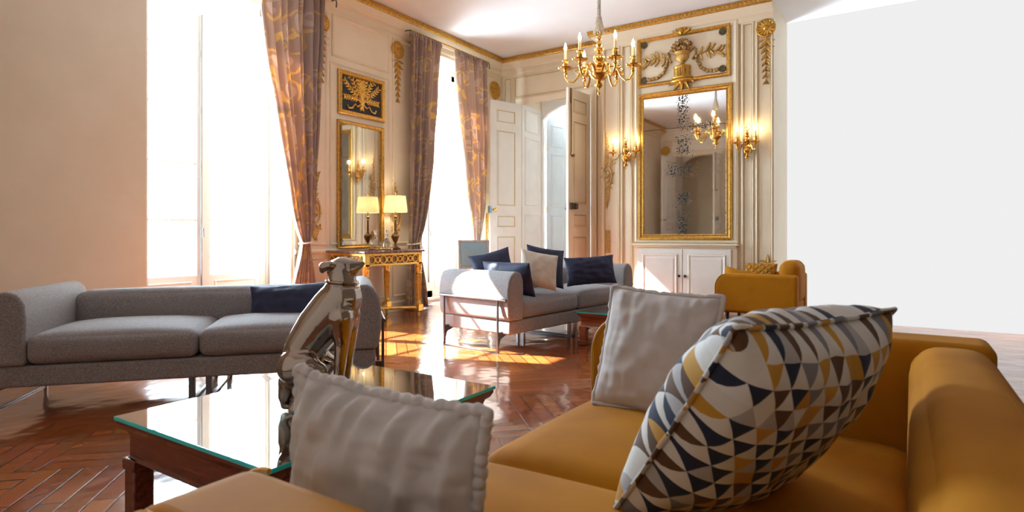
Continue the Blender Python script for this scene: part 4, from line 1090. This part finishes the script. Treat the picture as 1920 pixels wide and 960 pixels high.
# ------------------------------------------------------------------ mustard sofa in the foreground
def mustard_seat(label, loc, rz, L, D, seats, zseat, zarm, armw, backh, cat='sofa', far_bump=0.0):
    """local: length along x, front faces -y"""
    t = thing('mustard_'+cat if cat == 'sofa' else cat, label, cat, loc, rz)
    hx, hy = L/2, D/2
    MB().box((-hx+0.03, -hy+0.05, 0.16), (hx-0.03, hy-0.02, 0.30)).build('base', MT['velvet'], t, bevel=(0.03, 4))
    w = (L-2*armw)/seats
    for k in range(seats):
        x0 = -hx+armw+w*k
        crown_box((x0+0.002, -hy, 0.27), (x0+w-0.002, hy-0.20, zseat-0.035), 0.06, 0.045, bulge=0.012).build('seat_cushion', MT['velvet'], t, ang=None)
    crown_box((-hx+armw-0.02, hy-0.22, 0.28), (hx-armw+0.02, hy, backh), 0.08, 0.02, bulge=0.01).build('backrest', MT['velvet'], t, ang=None)
    for s in (-1, 1):
        x0, x1 = sorted((s*hx, s*(hx-armw)))
        z = zarm+(far_bump if s < 0 else 0)
        pr = [(-hy+0.0+0.13*(1-math.cos(PI/2*k/12)), z-0.16+0.16*math.sin(PI/2*k/12)) for k in range(13)]
        poly = [(hy, 0.17), (-hy+0.015, 0.17), (-hy+0.0, 0.22)]+pr+[(hy, z)]
        MB().prism([(x0, y, zz) for y, zz in poly], (x1-x0, 0, 0)).build('arm', MT['velvet'], t, bevel=(0.035, 5), ang=40)
        for xx in (x0+0.022, x1-0.022):
            MB().tube([(xx+(0.016 if xx > (x0+x1)/2 else -0.016), y, zz) for y, zz in [(-hy+0.006, 0.22)]+[(p[0]+0.006, p[1]-0.004) for p in pr]], 0.0055, 6).build('piping', MT['velvet_light'], t)
    for x in (-hx+0.12, hx-0.12):
        for y in (-hy+0.12, hy-0.12):
            MB().lathe([(0.014, 0), (0.02, 0.08), (0.026, 0.17)], 12, (x, y, 0)).build('leg', MT['black'], t)
    return t
MT['velvet_light'] = mat('mustard_piping', (0.56, 0.27, 0.03), 0.6)
SX0, SX1, SY0, SY1 = -1.08, 0.24, 0.45, 2.46
mustard_seat('mustard velvet sofa in the foreground with a patterned and two linen cushions', ((SX0+SX1)/2, (SY0+SY1)/2, 0), -PI/2, SY1-SY0, SX1-SX0, 2, 0.455, 0.662, 0.212, 0.74, far_bump=0.085)
mustard_seat('mustard velvet armchair at the right edge below the right-hand sconce', (-1.42, 7.72, 0), -PI/2, 0.86, 0.90, 1, 0.44, 0.62, 0.17, 0.76, cat='armchair')

def quilted():
    m = mat('quilted_mustard_velvet', (0.42, 0.19, 0.02), 0.8, Specular_IOR_Level=0.2); b = bsdf(m)
    t = nd(m, 'ShaderNodeTexCoord'); sp = nd(m, 'ShaderNodeSeparateXYZ'); lk(m, t.outputs['Object'], sp.inputs[0])
    hs = []
    for op in ('ADD', 'SUBTRACT'):
        a = nd(m, 'ShaderNodeMath', operation=op); lk(m, sp.outputs['X'], a.inputs[0]); lk(m, sp.outputs['Z'], a.inputs[1])
        k = nd(m, 'ShaderNodeMath', operation='MULTIPLY'); k.inputs[1].default_value = 38; lk(m, a.outputs[0], k.inputs[0])
        c = nd(m, 'ShaderNodeMath', operation='SINE'); lk(m, k.outputs[0], c.inputs[0])
        d = nd(m, 'ShaderNodeMath', operation='ABSOLUTE'); lk(m, c.outputs[0], d.inputs[0]); hs.append(d.outputs[0])
    mn = nd(m, 'ShaderNodeMath', operation='MINIMUM'); lk(m, hs[0], mn.inputs[0]); lk(m, hs[1], mn.inputs[1])
    pw = nd(m, 'ShaderNodeMath', operation='POWER'); pw.inputs[1].default_value = 0.5; lk(m, mn.outputs[0], pw.inputs[0])
    bp = nd(m, 'ShaderNodeBump'); bp.inputs['Strength'].default_value = 0.9; bp.inputs['Distance'].default_value = 0.02
    lk(m, pw.outputs[0], bp.inputs['Height']); lk(m, bp.outputs[0], b.inputs['Normal']); return m
MT['quilt'] = quilted()
pillow('quilted mustard cushion on the armchair at the right edge', Vector((-1.47, 7.92, 0.585)), -96, 12, 0.40, 0.29, 0.12, 'quilt', 15)
pillow('plain mustard cushion with its corner peeking over the near arm of the armchair', Vector((-1.66, 7.58, 0.545)), -92, 20, 0.40, 0.25, 0.12, 'velvet', 16, roll=12, ear=0.1)
pillow('square greige linen cushion leaning on the far arm of the mustard sofa', Vector((-0.745, 2.09, 0.655)), -97, 16, 0.44, 0.45, 0.15, 'linen', 8, roll=2, piping=(0.010, 0.005), wr=0.014, ear=0.05, N=44, pucker=0.003)
pillow('oblong greige linen cushion against the near arm of the mustard sofa', Vector((-0.825, 0.80, 0.612)), 86, -2, 0.53, 0.36, 0.15, 'linen', 9, roll=0.0, piping=(0.012, 0.007), wr=0.020, ear=0.07, N=64, pucker=0.016)
# patterned cushion placed from its four corners
bn, tn, tf, bf = Vector((-0.568, 1.234, 0.45)), Vector((-0.235, 1.17, 0.905)), Vector((0.0, 1.656, 0.905)), Vector((-0.333, 1.72, 0.45))
c = (bn+tn+tf+bf)/4; ux = ((bf-bn)+(tf-tn)).normalized(); uz = ((tn-bn)+(tf-bf)); uz = (uz-ux*uz.dot(ux)).normalized(); uy = uz.cross(ux)
mb = pillow_mb(0.55, 0.575, 0.27, 11, N=40, ear=0.05, wr=0.016, flat=0.45)
o = mb.build('cushion', MT['triangles'], ang=None, sub=1)
o.matrix_world = Matrix(((ux.x, uy.x, uz.x, c.x), (ux.y, uy.y, uz.y, c.y), (ux.z, uy.z, uz.z, c.z), (0, 0, 0, 1)))
tag(o, 'patterned cushion of navy, brown, grey, white and mustard triangles', 'cushion')
MB().tube([p*1.0 for p in mb.border], 0.006, 6, closed=True).build('seam', MT['triangles'], o, ang=None)

# ------------------------------------------------------------------ glass-topped coffee tables
def coffee_table(label, x0, y0, x1, y1, H, wood, legs=True):
    cx, cy = (x0+x1)/2, (y0+y1)/2; hx, hy = abs(x1-x0)/2, abs(y1-y0)/2
    t = thing('coffee_table', label, 'coffee table', (cx, cy, 0), 0, 'glass-topped tables')
    g = MB().box((-hx, -hy, H-0.012), (hx, hy, H)).build('glass_top', MT['tableglass'], t, smooth=False)
    e = MB()
    e.frame(lambda u, v, n: Vector((u, v, H-0.012+n)), -hx-0.002, -hy-0.002, hx+0.002, hy+0.002, [(0, -0.0005), (0, 0.0115), (0.003, 0.0118), (0.003, -0.0005)])
    e.build('glass_edge', MT['glassedge'], t, smooth=False)
    s = MB(); z1 = H-0.014
    P = [(0.004, z1), (0.004, z1-0.012), (0.014, z1-0.03), (0.028, z1-0.04), (0.034, z1-0.055), (0.034, z1-0.125), (0.026, z1-0.135), (0.07, z1-0.135), (0.07, z1)]
    s.frame(lambda u, v, n: Vector((u, v, n)), -hx, -hy, hx, hy, [(p, z) for p, z in P]); s.build('apron', MT[wood], t, ang=25)
    MB().box((-hx+0.05, -hy+0.05, z1-0.03), (hx-0.05, hy-0.05, z1-0.012)).build('table_board', MT[wood], t, smooth=False)
    for sx in (-1, 1):
        for sy in (-1, 1):
            x, y = sx*(hx-0.055), sy*(hy-0.055)
            MB().box((x-0.034, y-0.034, 0), (x+0.034, y+0.034, z1-0.13)).box((x-0.04, y-0.04, z1-0.17), (x+0.04, y+0.04, z1-0.13)).box((x-0.04, y-0.04, 0), (x+0.04, y+0.04, 0.05)).build('leg', MT[wood], t, bevel=(0.006, 2))
    return t
coffee_table('dark wood coffee table with a glass top under the metal dog', -2.28, 0.98, -1.415, 2.04, 0.452, 'mahogany')
coffee_table('small red wood glass-topped table behind the mustard sofa arm', -2.66, 5.23, -2.2, 5.75, 0.33, 'redwood')

# ------------------------------------------------------------------ metal greyhound
dog = MB(); DD = 2.13; sc = DD/F_PX
def dp_(px, py, dy=0.0): return Vector(((px-545)*sc, dy, (768-py)*sc))
def limb(pts, r, n=12): dog.tube(pts, r, n); [dog.ell(p, q, 10, 8) for p, q in zip(pts, r)]
limb([dp_(557, 690), dp_(572, 650), dp_(598, 612), dp_(628, 578), dp_(640, 556)], [.066, .072, .080, .086, .076], 16)    # body
dog.ell(dp_(640, 582), (.060, .072, .085), 14, 10)                                                                     # chest
dog.ell(dp_(560, 695), (.058, .075, .075), 14, 10)                                                                     # rump
limb([dp_(636, 566), dp_(641, 545), dp_(643, 527), dp_(640, 512)], [.072, .056, .050, .047], 14)                          # neck
limb([dp_(630, 503), dp_(643, 500.5), dp_(655, 500.5)], [.036, .042, .036], 14); dog.ell(dp_(653, 507), (.030, .026, .024), 10, 8)                                             # skull
limb([dp_(656, 501), dp_(667, 497), dp_(678, 493)], [.033, .022, .013], 12)                                          # muzzle
dog.ell(dp_(680, 491.5), (.010, .009, .008), 8, 6)
for s in (-1, 1):
    limb([dp_(634, 496, s*0.028), dp_(624, 495, s*0.038), dp_(614, 497, s*0.040), dp_(611, 504, s*0.038)], [.012, .017, .018, .012], 8)   # folded ears
    limb([dp_(646, 590, s*0.045), dp_(648, 640, s*0.046), dp_(643, 692, s*0.046), dp_(637, 745, s*0.046), dp_(635, 760, s*0.046)], [.046, .026, .020, .018, .020], 12)
    limb([dp_(637, 762, s*0.046), dp_(650, 763, s*0.046)], [.018, .013], 10)
    limb([dp_(562, 680, s*0.05), dp_(585, 676, s*0.062), dp_(611, 686, s*0.062)], [.062, .048, .026], 12)                # thigh
    limb([dp_(611, 686, s*0.062), dp_(590, 716, s*0.06), dp_(566, 748, s*0.058)], [.026, .022, .018], 10)                # shank
    limb([dp_(562, 757, s*0.058), dp_(590, 762, s*0.058), dp_(612, 763, s*0.058)], [.020, .018, .014], 10)               # hind foot
limb([dp_(545, 715), dp_(537, 740), dp_(534, 758), dp_(552, 763), dp_(575, 764)], [.045, .030, .016, .012, .008], 10)        # haunch to tail
dogp = at(545, 768, DD); dogp.z = 0.453
DR = TH
t = thing('greyhound_statue', 'polished metal sitting greyhound statue on the glass coffee table', 'statue', dogp, DR)
d = dog.build('body', MT['chrome'], t, ang=None)
rm = d.modifiers.new('fuse', 'REMESH'); rm.mode = 'VOXEL'; rm.voxel_size = 0.0045; rm.use_smooth_shade = True
sm = d.modifiers.new('smooth', 'SMOOTH'); sm.factor = 0.5; sm.iterations = 6
cl = MB()
cc, ax = dp_(642, 530), Vector((0.05, 0, 1)).normalized()
for dz in (-0.006, 0.006):
    cl.tube([cc+Vector((0.0535*math.cos(a), 0.0535*math.sin(a), dz-0.25*0.04*math.cos(a)*0.4)) for a in [2*PI*k/28 for k in range(28)]], 0.0058, 8, closed=True)
cl.build('collar', MT['chrome'], t)

# ------------------------------------------------------------------ gilt console and what stands on it
CXc, CYc = -5.61, 5.45
t = thing('console_table', 'gilt console table with a red-brown marble top below the pier mirror', 'console table', (CXc, CYc, 0), 0)
def cbox(x0, y0, z0, x1, y1, z1): return MB().box((x0, y0, z0), (x1, y1, z1))
cbox(-0.345, -0.53, 0.855, 0.345, 0.53, 0.885).build('marble_top', MT['marble'], t, bevel=(0.008, 3))
ap = MB()
XF, YS = 0.315, 0.495
for (z0, z1, e) in ((0.825, 0.853, 0.008), (0.70, 0.725, 0.004)):
    ap.box((XF-0.03, -YS, z0), (XF+e, YS, z1))
    for s in (-1, 1): ap.box((-0.32, s*(YS-0.03), z0), (XF, s*(YS+e), z1))
for y in (-YS+0.03, YS-0.03): ap.box((XF-0.035, y-0.035, 0.70), (XF+0.004, y+0.035, 0.853))
ap.build('apron', MT['brightgold'], t, bevel=(0.003, 1))
bk = MB().box((XF-0.028, -YS, 0.725), (XF-0.02, YS, 0.825))
for s in (-1, 1): bk.box((-0.32, s*YS-0.003, 0.725), (XF-0.02, s*YS+0.003, 0.825))
bk.build('frieze_ground', MT['bronze'], t, smooth=False)
gu = MB(); n = 9
for k in range(n):
    y = -YS+0.115+(2*YS-0.23)*k/(n-1); r = 0.05 if k % 2 == 0 else 0.033
    gu.tube([(XF-0.012, y+r*math.cos(a), 0.775+r*0.92*math.sin(a)) for a in [2*PI*j/20 for j in range(20)]], 0.0085, 6, closed=True)
gu.build('guilloche_frieze', MT['brightgold'], t)
for s in (-1, 1):
    gu = MB()
    for k in range(5):
        x = -0.26+0.12*k; r = 0.045 if k % 2 == 0 else 0.03
        gu.tube([(x+r*math.cos(a), s*(YS+0.008), 0.775+r*math.sin(a)) for a in [2*PI*j/18 for j in range(18)]], 0.008, 6, closed=True)
    gu.build('guilloche_frieze', MT['brightgold'], t)
for (x, y) in ((XF-0.03, -YS+0.03), (XF-0.03, YS-0.03), (-0.29, -YS+0.03), (-0.29, YS-0.03)):
    lg = MB().lathe([(0.0, 0.0), (0.014, 0.004), (0.022, 0.03), (0.018, 0.06), (0.03, 0.075)], 14, (x, y, 0))
    lg.box((x-0.042, y-0.042, 0.085), (x+0.042, y+0.042, 0.165))
    lg.lathe([(0.028, 0.165), (0.036, 0.18), (0.028, 0.20), (0.026, 0.22), (0.038, 0.56), (0.046, 0.575), (0.036, 0.59), (0.04, 0.61), (0.046, 0.66), (0.036, 0.67), (0.042, 0.70)], 16, (x, y, 0))
    for k in range(10):
        a = 2*PI*k/10; lg.tube([(x+0.027*math.cos(a), y+0.027*math.sin(a), 0.225), (x+0.039*math.cos(a), y+0.039*math.sin(a), 0.555)], 0.005, 5)
    lg.build('leg', MT['brightgold'], t, ang=45)
st = MB()
for s in (-1, 1):
    st.tube([(XF-0.03, s*(YS-0.04), 0.125), (0.12, s*(YS-0.2), 0.125), (0.02, s*0.14, 0.125), (0.0, 0, 0.125)], [0.026, 0.024, 0.026, 0.03], 8, flat=0.8)
    st.tube([(-0.29, s*(YS-0.04), 0.125), (-0.16, s*(YS-0.22), 0.125), (-0.03, s*0.12, 0.125), (0.0, 0, 0.125)], [0.026, 0.022, 0.024, 0.03], 8, flat=0.8)
st.lathe([(0.09, 0.11), (0.095, 0.13), (0.06, 0.145), (0.045, 0.17), (0.03, 0.185), (0.0, 0.19)], 20)
st.build('stretcher', MT['brightgold'], t)

t = thing('table_lamp', 'lit table lamp with a cream shade and bronze urn base on the console', 'lamp', (-5.74, 5.915, 0.885))
MB().lathe([(0.07, 0.0), (0.072, 0.012), (0.05, 0.022), (0.028, 0.035), (0.016, 0.055), (0.02, 0.07), (0.014, 0.08), (0.035, 0.11), (0.055, 0.155), (0.058, 0.175), (0.045, 0.20), (0.02, 0.212), (0.024, 0.225), (0.014, 0.235), (0.017, 0.26), (0.012, 0.38), (0.02, 0.395), (0.012, 0.41), (0.024, 0.44), (0.01, 0.455), (0.008, 0.62), (0.0, 0.622)], 20).build('stem', MT['bronze'], t)
sh = MB()
ns = 40
vs = []
for (r, z) in ((0.163, 0.50), (0.135, 0.72), (0.132, 0.72), (0.160, 0.50)):
    for k in range(ns): vs.append((r*math.cos(2*PI*k/ns), r*math.sin(2*PI*k/ns), z))
sh.add(vs, [(i*ns+k, i*ns+(k+1) % ns, ((i+1) % 4)*ns+(k+1) % ns, ((i+1) % 4)*ns+k) for i in range(4) for k in range(ns)])
sh.build('lamp_shade', MT['shade'], t, ang=50)
MB().ell((0, 0, 0.60), (0.03, 0.03, 0.04), 12, 8).build('bulb', MT['lampbulb'], t)
MB().tube([(0, 0, 0.62), (0, 0, 0.74)], 0.004, 6).lathe([(0.004, 0.735), (0.012, 0.75), (0.006, 0.765), (0.0, 0.78)], 10).tube([(-0.133, 0, 0.715), (0.133, 0, 0.715)], 0.003, 5).build('finial', MT['brass'], t)

t = thing('serving_tray', 'gilt gallery tray on the console in front of the pier mirror', 'tray', (-5.60, 5.50, 0.885))
tr = MB().lathe([(0.15, 0.002), (0.152, 0.010), (0.0, 0.010)], 28)
tr.build('tray_base', MT['brass'], t)
gl_ = MB()
for z in (0.012, 0.04): gl_.tube([(0.15*math.cos(2*PI*k/36), 0.15*math.sin(2*PI*k/36), z) for k in range(36)], 0.004, 6, closed=True)
for k in range(24): gl_.tube([(0.15*math.cos(2*PI*k/24), 0.15*math.sin(2*PI*k/24), 0.01), (0.15*math.cos(2*PI*(k+.5)/24), 0.15*math.sin(2*PI*(k+.5)/24), 0.04)], 0.003, 5)
gl_.build('gallery_rail', MT['brass'], t)
def decanter(label, x, y, s=1.0, sq=False):
    t = thing('decanter', label, 'decanter', (x, y, 0.896), 0, 'decanters on the tray')
    if sq:
        MB().box((-0.042*s, -0.042*s, 0), (0.042*s, 0.042*s, 0.115*s)).lathe([(0.04*s, 0.112*s), (0.03*s, 0.13*s), (0.016*s, 0.14*s), (0.016*s, 0.165*s), (0.024*s, 0.17*s)], 14).build('bottle', MT['crystal'], t, bevel=(0.006, 2))
    else:
        MB().lathe([(0.035*s, 0), (0.05*s, 0.02*s), (0.052*s, 0.07*s), (0.03*s, 0.12*s), (0.014*s, 0.14*s), (0.014*s, 0.19*s), (0.024*s, 0.195*s)], 18).build('bottle', MT['crystal'], t)
    MB().lathe([(0.010*s, 0.16*s), (0.012*s, 0.195*s), (0.024*s, 0.215*s), (0.02*s, 0.24*s), (0.0, 0.25*s)], 12).build('stopper', MT['crystal'], t)
decanter('square cut-crystal decanter on the gilt tray', -5.63, 5.44, 1.0, True)
decanter('round crystal decanter on the gilt tray nearer the lamp', -5.56, 5.57, 1.0)
t = thing('tumbler', 'crystal tumbler standing on the gilt tray', 'glass', (-5.53, 5.47, 0.896))
MB().lathe([(0.028, 0), (0.034, 0.085), (0.031, 0.085), (0.026, 0.012), (0.0, 0.012)], 18).build('glass', MT['crystal'], t)

# ------------------------------------------------------------------ pale blue chair by the far window
t = thing('side_chair', 'silvered armchair with a pale blue back by the far window', 'chair', (-5.52, 7.45, 0), math.radians(28))
def tp(a, b, r0, r1=None): return MB().tube([a, b], [r0, r1 or r0], 8)
for sx in (-1, 1):
    MB().tube([(sx*0.20, -0.22, 0.0), (sx*0.205, -0.20, 0.25), (sx*0.21, -0.19, 0.45), (sx*0.215, -0.205, 0.7), (sx*0.22, -0.24, 0.99)], [0.014, 0.02, 0.023, 0.02, 0.018], 8).build('leg', MT['silver'], t)
    MB().lathe([(0.012, 0), (0.014, 0.05), (0.022, 0.36), (0.03, 0.38), (0.024, 0.42)], 12, (sx*0.215, 0.22, 0)).build('leg', MT['silver'], t)
    MB().tube([(sx*0.215, -0.20, 0.68), (sx*0.235, -0.05, 0.665), (sx*0.24, 0.10, 0.65), (sx*0.235, 0.13, 0.60), (sx*0.225, 0.08, 0.44)], [0.014, 0.018, 0.018, 0.015, 0.014], 8).build('armrest', MT['silver'], t)
MB().box((-0.24, -0.22, 0.40), (0.24, 0.25, 0.455)).build('seat_frame', MT['silver'], t, bevel=(0.01, 3))
crown_box((-0.225, -0.19, 0.455), (0.225, 0.24, 0.515), 0.025, 0.03, 12).build('seat_cushion', MT['cloth_white'], t, ang=None)
MB().frame(lambda u, v, n: Vector((u, -0.205-0.12*(v-0.6)+n, v)), -0.235, 0.56, 0.235, 1.0, [(0, -0.02), (0, 0.02), (0.03, 0.022), (0.04, 0.0), (0.03, -0.022)]).build('back_frame', MT['silver'], t)
bm_ = pillow_mb(0.43, 0.40, 0.075, 21, N=16, ear=0.0, wr=0.0, flat=0.35)
bo = bm_.build('back_pad', MT['blue'], t, ang=None, M=Matrix.Translation((0, -0.226, 0.78)) @ Matrix.Rotation(math.radians(7), 4, 'X'))
